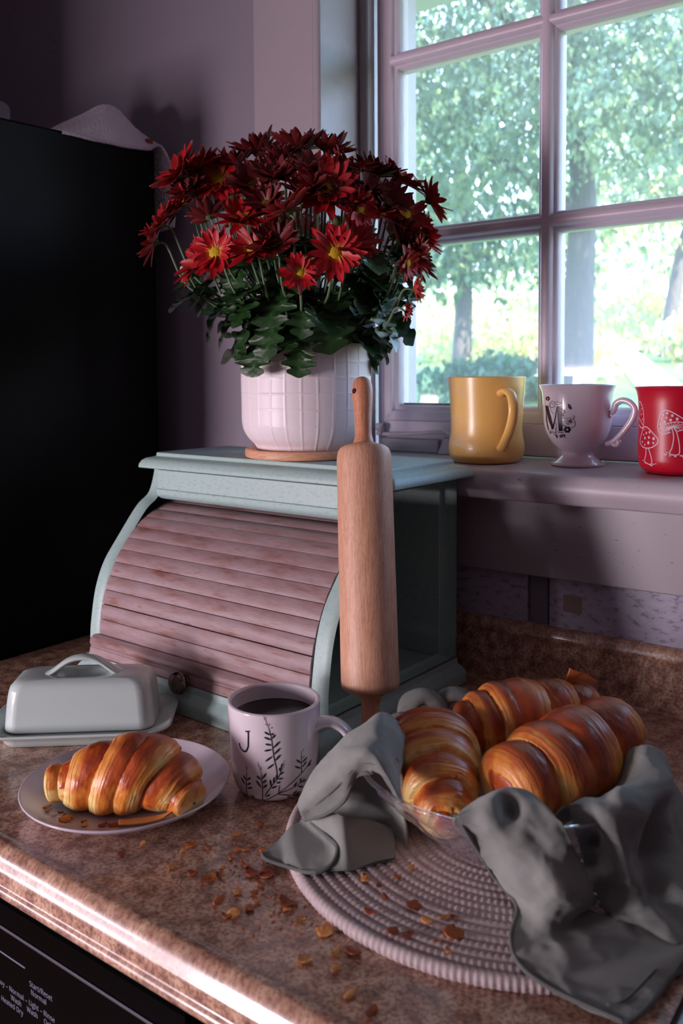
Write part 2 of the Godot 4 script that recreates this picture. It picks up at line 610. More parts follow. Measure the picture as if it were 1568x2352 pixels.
	var speck := noise_tex(0.12, 2, [[0.0, c8(150, 90, 40)], [0.12, c8(180, 120, 60)], [0.17, Color.WHITE], [1.0, Color.WHITE]], 1024, 51)
	mat("yellow_glaze", c8(242, 190, 106), 0.34, {albedo_texture = speck, uv1_triplanar = true, uv1_scale = Vector3(5, 5, 5), clearcoat_enabled = true, clearcoat = 0.25, clearcoat_roughness = 0.2})
	mat("wax_white", c8(236, 206, 172), 0.5)
	mat("mug_white", c8(214, 202, 212), 0.16, {clearcoat_enabled = true, clearcoat = 0.6, clearcoat_roughness = 0.06})
	mat("mug_red", c8(196, 14, 44), 0.36)
	mat("red_inside", c8(120, 12, 26), 0.4)
	mat("mug_print", c8(226, 204, 214), 0.5)
	mat("crystal", Color(0.85, 0.82, 0.90, 0.09), 0.03, {transparency = BaseMaterial3D.TRANSPARENCY_ALPHA})
	var crumb_n := noise_tex(0.06, 4, [], 512, 71)
	mat("croissant", Color.WHITE, 0.42, {vertex_color_use_as_albedo = true, clearcoat_enabled = true, clearcoat = 0.35, clearcoat_roughness = 0.28, heightmap_enabled = true, heightmap_texture = crumb_n, heightmap_scale = 0.025, uv1_triplanar = true, uv1_scale = Vector3(14, 14, 14)})
	mat("flake", c8(190, 104, 52), 0.5, {backlight_enabled = true, backlight = Color(0.2, 0.1, 0.04)})
	mat("flake_pale", c8(216, 148, 84), 0.5, {backlight_enabled = true, backlight = Color(0.2, 0.12, 0.05)})
	mat("flake_dark", c8(150, 66, 32), 0.45)
	var weave := image_tex(128, 128, func(x, y):
		var u: float = float(x) / 128.0 * 16.0
		var v: float = float(y) / 128.0 * 16.0
		var over = (int(floor(u)) + int(floor(v))) % 2 == 0
		var fu = absf(sin(PI * (u - floor(u))))
		var fv = absf(sin(PI * (v - floor(v))))
		var h = (fu * 0.6 + 0.4 * fv) if over else (fv * 0.6 + 0.4 * fu) * 0.7
		return Color(h, h, h))
	mat("towel_cloth", c8(152, 156, 150), 0.92, {heightmap_enabled = true, heightmap_texture = weave, heightmap_scale = 0.05, uv1_scale = Vector3(72, 72, 1), rim_enabled = true, rim = 0.5, rim_tint = 0.4})
	mat("rope", c8(206, 190, 190), 0.9, {rim_enabled = true, rim = 0.3, rim_tint = 0.5, vertex_color_use_as_albedo = true})
	var knit := image_tex(128, 128, func(x, y):
		var u = float(x) / 128.0 * 8.0
		var v = float(y) / 128.0 * 8.0
		var f = u - floor(u)
		var k = v + absf(f - 0.5) * 1.4
		var h = absf(sin(PI * (k - floor(k)))) * (0.35 + 0.65 * absf(sin(TAU * f)))
		return Color(h, h, h))
	mat("knit_cloth", c8(240, 230, 246), 0.95, {heightmap_enabled = true, heightmap_texture = knit, heightmap_scale = 0.25, uv1_scale = Vector3(26, 26, 1)})
	mat("knit_under", c8(120, 112, 126), 0.95)
	mat("petal", Color.WHITE, 0.5, {vertex_color_use_as_albedo = true, backlight_enabled = true, backlight = Color(0.22, 0.22, 0.22)})
	mat("petal_mid", c8(216, 206, 210), 0.5, {vertex_color_use_as_albedo = true, backlight_enabled = true, backlight = Color(0.2, 0.2, 0.2)})
	mat("petal_dark", c8(140, 110, 126), 0.55, {vertex_color_use_as_albedo = true, backlight_enabled = true, backlight = Color(0.12, 0.12, 0.12)})
	mat("disc_yellow", c8(206, 170, 28), 0.8)
	mat("disc_olive", c8(116, 92, 26), 0.8)
	mat("calyx", c8(74, 96, 56), 0.7)
	mat("stem", c8(104, 128, 96), 0.65)
	mat("leaf", c8(48, 84, 46), 0.42, {vertex_color_use_as_albedo = true, backlight_enabled = true, backlight = Color(0.3, 0.3, 0.3)})

# ---------------------------------------------------------------- the room
func room() -> void:
	var wp: Material = mats.wall_paint
	# the wall with the kitchen window, round its opening
	var st := st_new()
	add_box(st, Vector3(-2.2, -0.91, -0.30), Vector3(-0.83, 1.5, -0.05), 0.001)
	add_box(st, Vector3(0.10, -0.91, -0.30), Vector3(2.2, 1.5, -0.05), 0.001)
	add_box(st, Vector3(-0.83, -0.91, -0.30), Vector3(0.10, 0.24, -0.05), 0.001)
	add_box(st, Vector3(-0.83, 1.20, -0.30), Vector3(0.10, 1.5, -0.05), 0.001)
	var wall := struct("wall_back", "lavender grey painted wall round the kitchen window", st.commit(), wp)
	# stone tiles between the apron and the backsplash
	var xs := [-1.10, -0.80, -0.472, -0.445, -0.18, 0.10, 0.38, 0.66]
	for k in xs.size() - 1:
		if k == 2: continue
		put("stone_tile", box(Vector3(xs[k] + 0.0015, 0.02, -0.05), Vector3(xs[k + 1] - 0.0015, 0.1436, -0.043), 0.0015), mats.stone, wall)
	put("mortar_joint", box(Vector3(-0.4705, 0.02, -0.05), Vector3(-0.4465, 0.1436, -0.0455), 0.001), mats.grout, wall)
	put("wall_patch", box(Vector3(-0.424, 0.1005, -0.046), Vector3(-0.400, 0.1225, -0.0424), 0.0004), mats.tan_patch, wall)
	st = st_new()
	add_box(st, Vector3(-2.2, -0.91, -0.05), Vector3(-2.0, 1.5, 1.6), 0.001)
	add_box(st, Vector3(-2.2, -0.91, 2.36), Vector3(-2.0, 1.5, 2.5), 0.001)
	add_box(st, Vector3(-2.2, -0.91, 1.6), Vector3(-2.0, 0.16, 2.36), 0.001)
	add_box(st, Vector3(-2.2, 0.34, 1.6), Vector3(-2.0, 1.5, 2.36), 0.001)
	struct("wall_left", "painted wall behind the refrigerator end of the kitchen", st.commit(), wp)
	struct("wall_right", "painted wall at the far right of the kitchen", box(Vector3(2.0, -0.91, -0.05), Vector3(2.2, 1.5, 2.5), 0.001), wp)
	st = st_new()
	add_box(st, Vector3(-2.2, -0.91, 2.5), Vector3(-1.78, 1.5, 2.75), 0.001)
	add_box(st, Vector3(-1.32, -0.91, 2.5), Vector3(2.2, 1.5, 2.75), 0.001)
	add_box(st, Vector3(-1.78, -0.91, 2.5), Vector3(-1.32, -0.21, 2.75), 0.001)
	add_box(st, Vector3(-1.78, 0.45, 2.5), Vector3(-1.32, 1.5, 2.75), 0.001)
	struct("wall_front", "painted wall behind the camera", st.commit(), wp)
	struct("floor", "brown kitchen floor", box(Vector3(-2.2, -1.05, -0.3), Vector3(2.2, -0.91, 2.75), 0.001), mats.floor_wood)
	struct("ceiling", "pale kitchen ceiling", box(Vector3(-2.2, 1.5, -0.3), Vector3(2.2, 1.65, 2.75), 0.001), mats.ceiling_paint)
	var cab := thing("added_wall_cabinet", "unseen dark wall cabinet added left of the camera to shade the wall above the refrigerator", "cabinet", Vector3(-1.73, 0.335, 1.37))  # unseen cabinet, added to block light from the wall above the refrigerator
	put("cabinet_body", box(Vector3(-0.27, 0.0, -0.17), Vector3(0.315, 1.16, 0.17), 0.003), mats.cabinet_wood, cab)
	for z in [-0.085, 0.085]:
		var dr := put("door", box(Vector3(0.315, 0.01, z - 0.082), Vector3(0.335, 1.17, z + 0.082), 0.004), mats.cabinet_wood, cab)
		put("knob", lathe(rounded([[0, 0], [0.006, 0], [0.005, 0.012], [0.012, 0.018, 0.004], [0.010, 0.026, 0.004], [0, 0.028]], 0.002), 16), mats.nickel, dr, Transform3D(Basis(Vector3.BACK, -PI / 2), Vector3(0.335, 0.12, z * 0.3)))
	window_main()
	for w in [[2, "small window in the wall behind the camera", Transform3D(Basis(), Vector3(-1.55, 0.12, 2.62)), 0.23, 0.33], [3, "small window added in the unseen side wall for the counter edge streak", Transform3D(Basis(Vector3.UP, PI / 2), Vector3(-2.1, 0.25, 1.98)), 0.38, 0.09]]:  # the slim side window is added, shaped to streak the counter edge
		var wn := Node3D.new()
		wn.name = "window_%d" % w[0]
		wn.transform = w[2]
		add_child(wn)
		tag(wn, w[1], "window", "", "structure")
		st = st_new()
		var hx: float = w[3]
		var hy: float = w[4]
		for s in [-1.0, 1.0]:
			add_box(st, Vector3(s * hx - 0.02, -hy, -0.02), Vector3(s * hx + 0.02, hy, 0.02), 0.002)
			add_box(st, Vector3(-hx, s * hy - 0.02, -0.02), Vector3(hx, s * hy + 0.02, 0.02), 0.002)
		put("window_frame", st.commit(), mats.trim_paint, wn)
		put("pane", pane_mesh(-hx, hx, -hy, hy, 0.0), mats.glass_pane, wn)

func pane_mesh(x0: float, x1: float, y0: float, y1: float, z: float) -> ArrayMesh:
	var st := st_new()
	quad(st, Vector3(x0, y0, z), Vector3(x1, y0, z), Vector3(x1, y1, z), Vector3(x0, y1, z), Vector3.BACK)
	return st.commit()

func window_main() -> void:
	var t: Material = mats.sash_paint_lit
	var w := Node3D.new()
	w.name = "window_1"
	add_child(w)
	tag(w, "white painted kitchen window of small panes above the counter", "window", "", "structure")
	var cut := func(x0, x1, y0, y1): return box(Vector3(x0, y0, -0.185), Vector3(x1, y1, -0.15), 0.002)
	# glass columns and rows
	var gx := [-0.745, -0.5145, -0.4835, -0.253, -0.222, 0.0085]
	var gy := [0.357, 0.603, 0.630, 0.876, 0.906, 1.152]
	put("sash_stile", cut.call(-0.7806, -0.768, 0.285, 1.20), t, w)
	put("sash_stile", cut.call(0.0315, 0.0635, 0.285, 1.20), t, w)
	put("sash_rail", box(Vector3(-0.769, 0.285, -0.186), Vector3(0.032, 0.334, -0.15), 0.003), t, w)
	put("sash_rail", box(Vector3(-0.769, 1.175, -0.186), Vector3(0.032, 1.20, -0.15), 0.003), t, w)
	# bars: a nosed section, wide at the glass
	var section := func(h: float) -> PackedVector2Array:
		return PackedVector2Array([Vector2(-0.186, -h), Vector2(-0.1655, -h), Vector2(-0.1600, -h * 0.82), Vector2(-0.1585, -h * 0.60), Vector2(-0.1530, -h * 0.46), Vector2(-0.1505, -h * 0.30), Vector2(-0.1500, 0), Vector2(-0.1505, h * 0.30), Vector2(-0.1530, h * 0.46), Vector2(-0.1585, h * 0.60), Vector2(-0.1600, h * 0.82), Vector2(-0.1655, h), Vector2(-0.186, h)])
	for k in [1, 3]:
		var xc: float = (gx[k] + gx[k + 1]) / 2.0
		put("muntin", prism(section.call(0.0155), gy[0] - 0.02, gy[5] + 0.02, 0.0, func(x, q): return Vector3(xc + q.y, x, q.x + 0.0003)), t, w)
	for k in [1, 3]:
		var yc: float = (gy[k] + gy[k + 1]) / 2.0
		for c in 3:
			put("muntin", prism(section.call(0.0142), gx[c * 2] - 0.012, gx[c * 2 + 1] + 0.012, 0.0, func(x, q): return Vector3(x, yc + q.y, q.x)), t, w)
	# the moulded inner edge of the sash against the glass
	var half := PackedVector2Array([Vector2(-0.186, 0.0), Vector2(-0.1655, 0.0), Vector2(-0.1600, 0.003), Vector2(-0.1585, 0.008), Vector2(-0.1530, 0.0105), Vector2(-0.1515, 0.015), Vector2(-0.1505, 0.024), Vector2(-0.186, 0.024)])
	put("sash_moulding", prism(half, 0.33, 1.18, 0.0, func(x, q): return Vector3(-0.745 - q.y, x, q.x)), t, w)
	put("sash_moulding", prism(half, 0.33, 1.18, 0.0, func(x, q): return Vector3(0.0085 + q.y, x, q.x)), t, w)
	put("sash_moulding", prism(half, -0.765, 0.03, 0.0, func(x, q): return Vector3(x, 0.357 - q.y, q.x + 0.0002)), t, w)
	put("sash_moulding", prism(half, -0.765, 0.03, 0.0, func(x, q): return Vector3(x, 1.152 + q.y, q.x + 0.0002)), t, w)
	for c in 3:
		for r in 3:
			put("pane", pane_mesh(gx[c * 2] - 0.003, gx[c * 2 + 1] + 0.003, gy[r * 2] - 0.003, gy[r * 2 + 1] + 0.003, -0.172), mats.glass_pane, w)
	t = mats.trim_paint
	# dark putty line under the left bottom pane, peeling
	put("putty", box(Vector3(-0.742, 0.3565, -0.1705), Vector3(-0.55, 0.3592, -0.1655), 0.0008), mats.black_ink, w)
	# jambs, stops and sill
	put("jamb", box(Vector3(-0.83, 0.24, -0.30), Vector3(-0.800, 1.21, -0.0305), 0.001), t, w)
	put("jamb", box(Vector3(0.0635, 0.24, -0.30), Vector3(0.10, 1.21, -0.0305), 0.001), t, w)
	put("jamb", box(Vector3(-0.80, 1.20, -0.30), Vector3(0.0635, 1.23, -0.0305), 0.001), t, w)
	put("window_stop", box(Vector3(-0.8005, 0.285, -0.149), Vector3(-0.783, 1.20, -0.128), 0.002), t, w)
	put("window_stop", box(Vector3(0.047, 0.285, -0.149), Vector3(0.064, 1.20, -0.128), 0.002), t, w)
	put("sill", prism(rounded([[-0.30, 0.2435], [0.0035, 0.2435, 0.004], [0.013, 0.262, 0.012], [0.006, 0.281, 0.010], [-0.13, 0.2825], [-0.30, 0.2835]], 0.002, 6), -0.90, 0.20, 0.002), mats.sill_paint_lit, w)
	# a white stay bar of the casement with its knob, and a broken strip of beading on the sill
	put("stay_bar", tube(spline3([Vector3(-0.772, 0.310, -0.142), Vector3(-0.71, 0.3125, -0.142), Vector3(-0.668, 0.3165, -0.140), Vector3(-0.648, 0.316, -0.138), Vector3(-0.636, 0.309, -0.136)], 6), func(_t, a): return Vector2(signf(cos(a)) * pow(absf(cos(a)), 0.4) * 0.005, signf(sin(a)) * pow(absf(sin(a)), 0.4) * 0.0028), 16), mats.sill_paint_lit, w)
	put("stay_knob", lathe(rounded([[0, -0.009], [0.005, -0.009], [0.004, -0.002], [0.0075, 0.003, 0.003], [0.006, 0.009, 0.003], [0, 0.010]], 0.0015), 20), mats.sill_paint_lit, w, Transform3D(Basis(), Vector3(-0.768, 0.318, -0.135)))
	put("sill_bead", box(Vector3(-0.772, 0.2835, -0.1495), Vector3(-0.664, 0.305, -0.141), 0.002), t, w)
	put("sill_bead", prism(PackedVector2Array([Vector2(-0.664, 0.2835), Vector2(-0.634, 0.2835), Vector2(-0.634, 0.309), Vector2(-0.652, 0.308)]), -0.1495, -0.136, 0.001, func(x, q): return Vector3(q.x, q.y, x)), mats.sill_paint_lit, w)
	# casing and apron
	var o := struct("trim_1", "tall flat window casing board left of the kitchen window", box(Vector3(-0.932, 0.2835, -0.05), Vector3(-0.812, 1.32, -0.030), 0.002), t)
	put("casing_bead", prism(rounded([[-0.05, -0.8135], [-0.0295, -0.8135, 0.002], [-0.026, -0.8085, 0.003], [-0.0285, -0.8005, 0.003], [-0.05, -0.8005]], 0.002, 5), 0.2835, 1.32, 0.001, func(x, q): return Vector3(q.y, x, q.x)), t, o)
	struct("trim_2", "window casing board right of the kitchen window", box(Vector3(0.0645, 0.2835, -0.05), Vector3(0.19, 1.32, -0.030), 0.002), t)
	struct("trim_3", "head casing board above the kitchen window", box(Vector3(-0.7995, 1.21, -0.05), Vector3(0.0640, 1.32, -0.0305), 0.002), t)
	struct("trim_4", "scuffed white apron board under the window sill", box(Vector3(-0.90, 0.1438, -0.05), Vector3(0.20, 0.2433, -0.030), 0.0015), mats.apron_paint)

# ---------------------------------------------------------------- worktop, appliances
func worktop() -> void:
	var t := thing("countertop", "mottled brown laminate worktop with rolled front edge and low backsplash", "countertop")
	var prof := rounded([[-0.05, -0.038], [0.588, -0.038, 0.001], [0.6040, -0.0370, 0.003], [0.6080, -0.0330, 0.003], [0.6078, -0.0285, 0.002], [0.6046, -0.0248, 0.0012], [0.6044, -0.0150, 0.0015], [0.6030, -0.0125, 0.003], [0.5990, -0.0040, 0.014], [0.5930, 0.0012, 0.005], [0.5860, 0.0012, 0.003], [0.5825, 0.0, 0.002], [-0.03, 0.0, 0.004], [-0.0315, 0.060, 0.003], [-0.0295, 0.066, 0.003], [-0.0315, 0.074, 0.003], [-0.037, 0.079, 0.004], [-0.05, 0.079]], 0.002, 5)
	put("worktop", prism(prof, -1.115, -0.140), mats.laminate, t)
	var st := SurfaceTool.new()
	st.append_from(prism(prof, 0.42, 2.0), 0, Transform3D())
	var front := PackedVector2Array()
	for q in prof:
		if q.x > 0.5: front.append(q)
	front.append(Vector2(0.52, 0.0))
	front.append(Vector2(0.52, -0.038))
	st.append_from(prism(front, -0.140, 0.42), 0, Transform3D())
	st.append_from(prism(PackedVector2Array([Vector2(-0.05, -0.038), Vector2(0.07, -0.038), Vector2(0.07, 0), Vector2(-0.03, 0), Vector2(-0.0315, 0.07), Vector2(-0.037, 0.079), Vector2(-0.05, 0.079)]), -0.140, 0.42), 0, Transform3D())
	put("worktop", st.commit(), mats.laminate, t)
	# sink let into the counter at the right
	var s := thing("sink", "stainless steel kitchen sink with raised rim right of the towel", "sink", Vector3(0.146, 0, 0.290))
	var loop := func(hx: float, hz: float, r: float, y: float) -> PackedVector3Array:
		var p := PackedVector3Array()
		for k in 48:
			var a := TAU * k / 48.0
			var q := Vector2(signf(cos(a)) * (hx - r) + cos(a) * r, signf(sin(a)) * (hz - r) + sin(a) * r)
			p.append(Vector3(q.x, y, q.y))
		return p
	var rings := PackedVector3Array()
	var spec := [[0.292, 0.232, 0.03, -0.002], [0.291, 0.231, 0.03, 0.002], [0.286, 0.226, 0.03, 0.0035], [0.276, 0.216, 0.03, 0.003], [0.270, 0.210, 0.03, -0.004], [0.264, 0.204, 0.035, -0.02], [0.255, 0.195, 0.04, -0.15], [0.235, 0.175, 0.05, -0.17], [0.02, 0.02, 0.02, -0.172]]
	for q in spec: rings.append_array(loop.call(q[0], q[1], q[2], q[3]))
	put("basin", grid(rings, spec.size(), 48, false, true, {auto = false, flip = true}), mats.steel, s)
	# cabinets and dishwasher below
	var c := thing("base_cabinet", "dark wooden base cabinet under the worktop right of the dishwasher", "cabinet", Vector3(0, -0.91, 0))
	put("cabinet_body", box(Vector3(-0.415, 0.0, -0.04), Vector3(1.98, 0.70, 0.57), 0.002), mats.cabinet_wood, c)
	var st2 := st_new()
	add_box(st2, Vector3(-0.415, 0.70, 0.55), Vector3(1.98, 0.871, 0.57), 0.002)
	put("cabinet_rail", st2.commit(), mats.cabinet_wood, c)
	for k in 4:
		put("door", box(Vector3(-0.40 + k * 0.595, 0.1, 0.57), Vector3(0.18 + k * 0.595, 0.85, 0.59), 0.004), mats.cabinet_wood, c)
	var d := thing("dishwasher", "black built-in dishwasher under the front edge of the worktop", "dishwasher", Vector3(-0.77, -0.91, 0))
	put("dishwasher_body", box(Vector3(-0.34, 0.0, -0.03), Vector3(0.34, 0.868, 0.56), 0.002), mats.black_gloss, d)
	put("dishwasher_door", box(Vector3(-0.335, 0.12, 0.56), Vector3(0.335, 0.72, 0.60), 0.006), mats.black_gloss, d)
	var pn := put("control_panel", box(Vector3(-0.335, 0.724, 0.56), Vector3(0.335, 0.866, 0.5985), 0.004), mats.black_gloss, d)
	put("trim_line", box(Vector3(-0.335, 0.8405, 0.5985), Vector3(0.335, 0.8430, 0.6000), 0.0006), mats.chrome_line, pn)
	put("trim_line", box(Vector3(-0.335, 0.8180, 0.5984), Vector3(0.139, 0.8192, 0.5992), 0.0003), mats.panel_print, pn)
	var words := [["Start/Reset", 0.160, 0.8085, 0.0056], ["Normal", 0.157, 0.8015, 0.0036], ["Heavy – Normal – Light – Rinse", 0.1345, 0.7915, 0.0058], ["Wash", 0.1245, 0.7845, 0.0056], ["Wash", 0.1475, 0.7845, 0.0056], ["Only", 0.1700, 0.7845, 0.0056], ["Heated Dry", 0.118, 0.7775, 0.005]]
	for q in words:
		put("panel_word", letters(q[0], q[3], func(v): return [Vector3(q[1] + v.x, q[2] + v.y - q[3] * 0.1, 0.5985), Vector3.BACK], "Droid Sans"), mats.panel_print, pn)

func fridge() -> void:
	var f = thing("refrigerator", "tall black refrigerator with pebbled side standing at the worktop's left end", "refrigerator", Vector3(-1.52, -0.91, 0))
	var side := rounded([[0.005, 0.03], [0.005, 1.688, 0.006], [0.345, 1.676, 0.006], [0.345, 0.03]], 0.006, 4)
	put("refrigerator_body", prism(side, -0.40, 0.40, 0.004), mats.black_steel, f)
	put("door", box(Vector3(-0.40, 0.05, 0.35), Vector3(0.40, 1.12, 0.405), 0.012), mats.black_gloss, f)
	put("door", box(Vector3(-0.40, 1.13, 0.35), Vector3(0.40, 1.670, 0.405), 0.012), mats.black_gloss, f)
	for y in [[0.62, 1.08], [1.18, 1.5]]:
		put("handle", tube(spline3([Vector3(0.33, y[0], 0.405), Vector3(0.33, y[0] + 0.03, 0.44), Vector3(0.33, (y[0] + y[1]) / 2, 0.445), Vector3(0.33, y[1] - 0.03, 0.44), Vector3(0.33, y[1], 0.405)], 6), func(_t, a): return Vector2(cos(a) * 0.012, sin(a) * 0.009), 10), mats.black_gloss, f)
	for x in [-0.34, 0.34]:
		for z in [0.06, 0.31]:
			put("foot", lathe(rounded([[0, 0], [0.02, 0], [0.02, 0.03], [0, 0.031]], 0.002), 16), mats.black_gloss, f, Transform3D(Basis(), Vector3(x, 0, z)))
	# knitted cloth draped over the back corner of the refrigerator top
	var rows := [
		[Vector3(-1.30, 0.768, 0.20), Vector3(-1.26, 0.772, 0.225), Vector3(-1.20, 0.770, 0.235), Vector3(-1.14, 0.768, 0.225), Vector3(-1.1175, 0.7660, 0.19)],
		[Vector3(-1.31, 0.775, 0.14), Vector3(-1.26, 0.782, 0.16), Vector3(-1.20, 0.782, 0.165), Vector3(-1.14, 0.780, 0.16), Vector3(-1.1175, 0.7665, 0.145)],
		[Vector3(-1.31, 0.790, 0.09), Vector3(-1.26, 0.806, 0.105), Vector3(-1.20, 0.817, 0.11), Vector3(-1.145, 0.815, 0.108), Vector3(-1.1175, 0.7680, 0.10)],
		[Vector3(-1.31, 0.795, 0.05), Vector3(-1.26, 0.812, 0.06), Vector3(-1.20, 0.832, 0.065), Vector3(-1.15, 0.838, 0.07), Vector3(-1.1175, 0.7700, 0.062)],
		[Vector3(-1.31, 0.790, 0.02), Vector3(-1.26, 0.800, 0.022), Vector3(-1.20, 0.812, 0.025), Vector3(-1.15, 0.815, 0.028), Vector3(-1.1175, 0.7750, 0.022)],
		[Vector3(-1.31, 0.784, 0.000), Vector3(-1.26, 0.790, -0.002), Vector3(-1.20, 0.796, -0.002), Vector3(-1.15, 0.796, -0.002), Vector3(-1.116, 0.785, -0.002)],
		[Vector3(-1.31, 0.740, -0.012), Vector3(-1.26, 0.745, -0.016), Vector3(-1.20, 0.75, -0.016), Vector3(-1.15, 0.75, -0.016), Vector3(-1.108, 0.755, -0.016)],
		[Vector3(-1.31, 0.690, -0.014), Vector3(-1.26, 0.695, -0.018), Vector3(-1.20, 0.70, -0.02), Vector3(-1.15, 0.70, -0.02), Vector3(-1.103, 0.705, -0.020)],
		[Vector3(-1.31, 0.640, -0.014), Vector3(-1.26, 0.645, -0.018), Vector3(-1.20, 0.65, -0.02), Vector3(-1.15, 0.65, -0.02), Vector3(-1.108, 0.655, -0.020)]]
	var cl := put("knitted_cloth", sheet(rows, 8, 0.004, 0.0012, 5), mats.knit_cloth)
	tag(cl, "pale knitted cloth draped over the back corner of the black refrigerator", "cloth")
	put("cloth_label", box(Vector3(-0.004, -0.003, -0.006), Vector3(0.004, 0.003, 0.006), 0.001), mats.flake_dark, cl, Transform3D(Basis(), Vector3(-1.121, 0.792, 0.018)))
	var tw := put("folded_cloth", lathe(rounded([[0, 0], [0.03, 0, 0.012], [0.034, 0.02, 0.014], [0.028, 0.05, 0.016], [0, 0.056]], 0.01, 6), 28, func(r, y, a, _k): return r * (1.0 + 0.12 * sin(3.0 * a + y * 60.0))), mats.knit_under, null, Transform3D(Basis(), Vector3(-1.238, 0.7725, 0.232)))
	tag(tw, "small pale bundle of cloth on the refrigerator top at the picture's left edge", "cloth")

# ---------------------------------------------------------------- shared shapes
# A sheet of cloth through rows of control points: smooth, wrinkled, with thickness.
func sheet(rows: Array, sub: int, thick: float, wrinkle: float, seed_: int, uv_scale := 1.0, dents := [], over_mat := false) -> ArrayMesh:
	var nr := rows.size()
	var nc: int = rows[0].size()
	var mid := []
	for r in rows: mid.append(spline3(r, sub))
	var w: int = mid[0].size()
	var h := (nr - 1) * sub + 1
	var p := PackedVector3Array()
	p.resize(w * h)
	for c in w:
		var col := []
		for r in nr: col.append(mid[r][c])
		var s := spline3(col, sub)
		for i in h: p[i * w + c] = s[i]
	fn.seed = seed_
	fn.noise_type = FastNoiseLite.TYPE_SIMPLEX_SMOOTH
	fn.frequency = 28.0
	fn.fractal_octaves = 3
	var q := p.duplicate()
	var nor := PackedVector3Array()
	nor.resize(p.size())
	for i in h:
		for j in w:
			var du := p[mini(i + 1, h - 1) * w + j] - p[maxi(i - 1, 0) * w + j]
			var dv := p[i * w + mini(j + 1, w - 1)] - p[i * w + maxi(j - 1, 0)]
			var n := du.cross(dv).normalized()
			nor[i * w + j] = n
			var o := n * fn.get_noise_3dv(p[i * w + j]) * wrinkle
			for e in dents:   # [centre, radius, push, along, stretch]
				var d: Vector3 = p[i * w + j] - e[0]
				var l: float = d.dot(e[3])
				d = d - e[3] * l * (1.0 - 1.0 / e[4])
				o += e[2] * exp(-d.length_squared() / (e[1] * e[1]))
			var e2 := p[i * w + j] + o
			if over_mat:   # the cloth rests on the placemat, then on the worktop
				var rr := Vector2(e2.x + 0.321, e2.z - 0.330).length()
				e2.y = maxf(e2.y, lerpf(0.0118, 0.0028, smoothstep(0.186, 0.206, rr)))
			q[i * w + j] = e2
	# front, edge and back as one closed band of columns
	var out := PackedVector3Array()
	var uv := PackedVector2Array()
	var top := PackedVector3Array()
	for i in h:
		var back := PackedVector3Array()
		for j in w:
			out.append(q[i * w + j])
			uv.append(Vector2(float(j) / sub * 0.02, float(i) / sub * 0.025) * uv_scale)
		for j in range(w - 1, -1, -1):
			var bk := q[i * w + j] - nor[i * w + j] * thick
			if over_mat: bk.y = maxf(bk.y, q[i * w + j].y - 0.002)
			out.append(bk)
			uv.append(Vector2(float(j) / sub * 0.02, float(i) / sub * 0.025) * uv_scale)
	return grid(out, h, w * 2, false, true, {uv = uv, auto = false, flip = false})

func rings(spec: Array, n: int, pole := true) -> ArrayMesh:   # [hx, hz, corner radius, y] loops of a rounded rectangle
	var p := PackedVector3Array()
	for q in spec:
		for k in n:
			var a := TAU * (k + 0.5) / n
			var r: float = minf(q[2], minf(q[0], q[1]))
			p.append(Vector3(signf(cos(a)) * (q[0] - r) + cos(a) * r, q[3], signf(sin(a)) * (q[1] - r) + sin(a) * r))
	return grid(p, spec.size(), n, false, true)

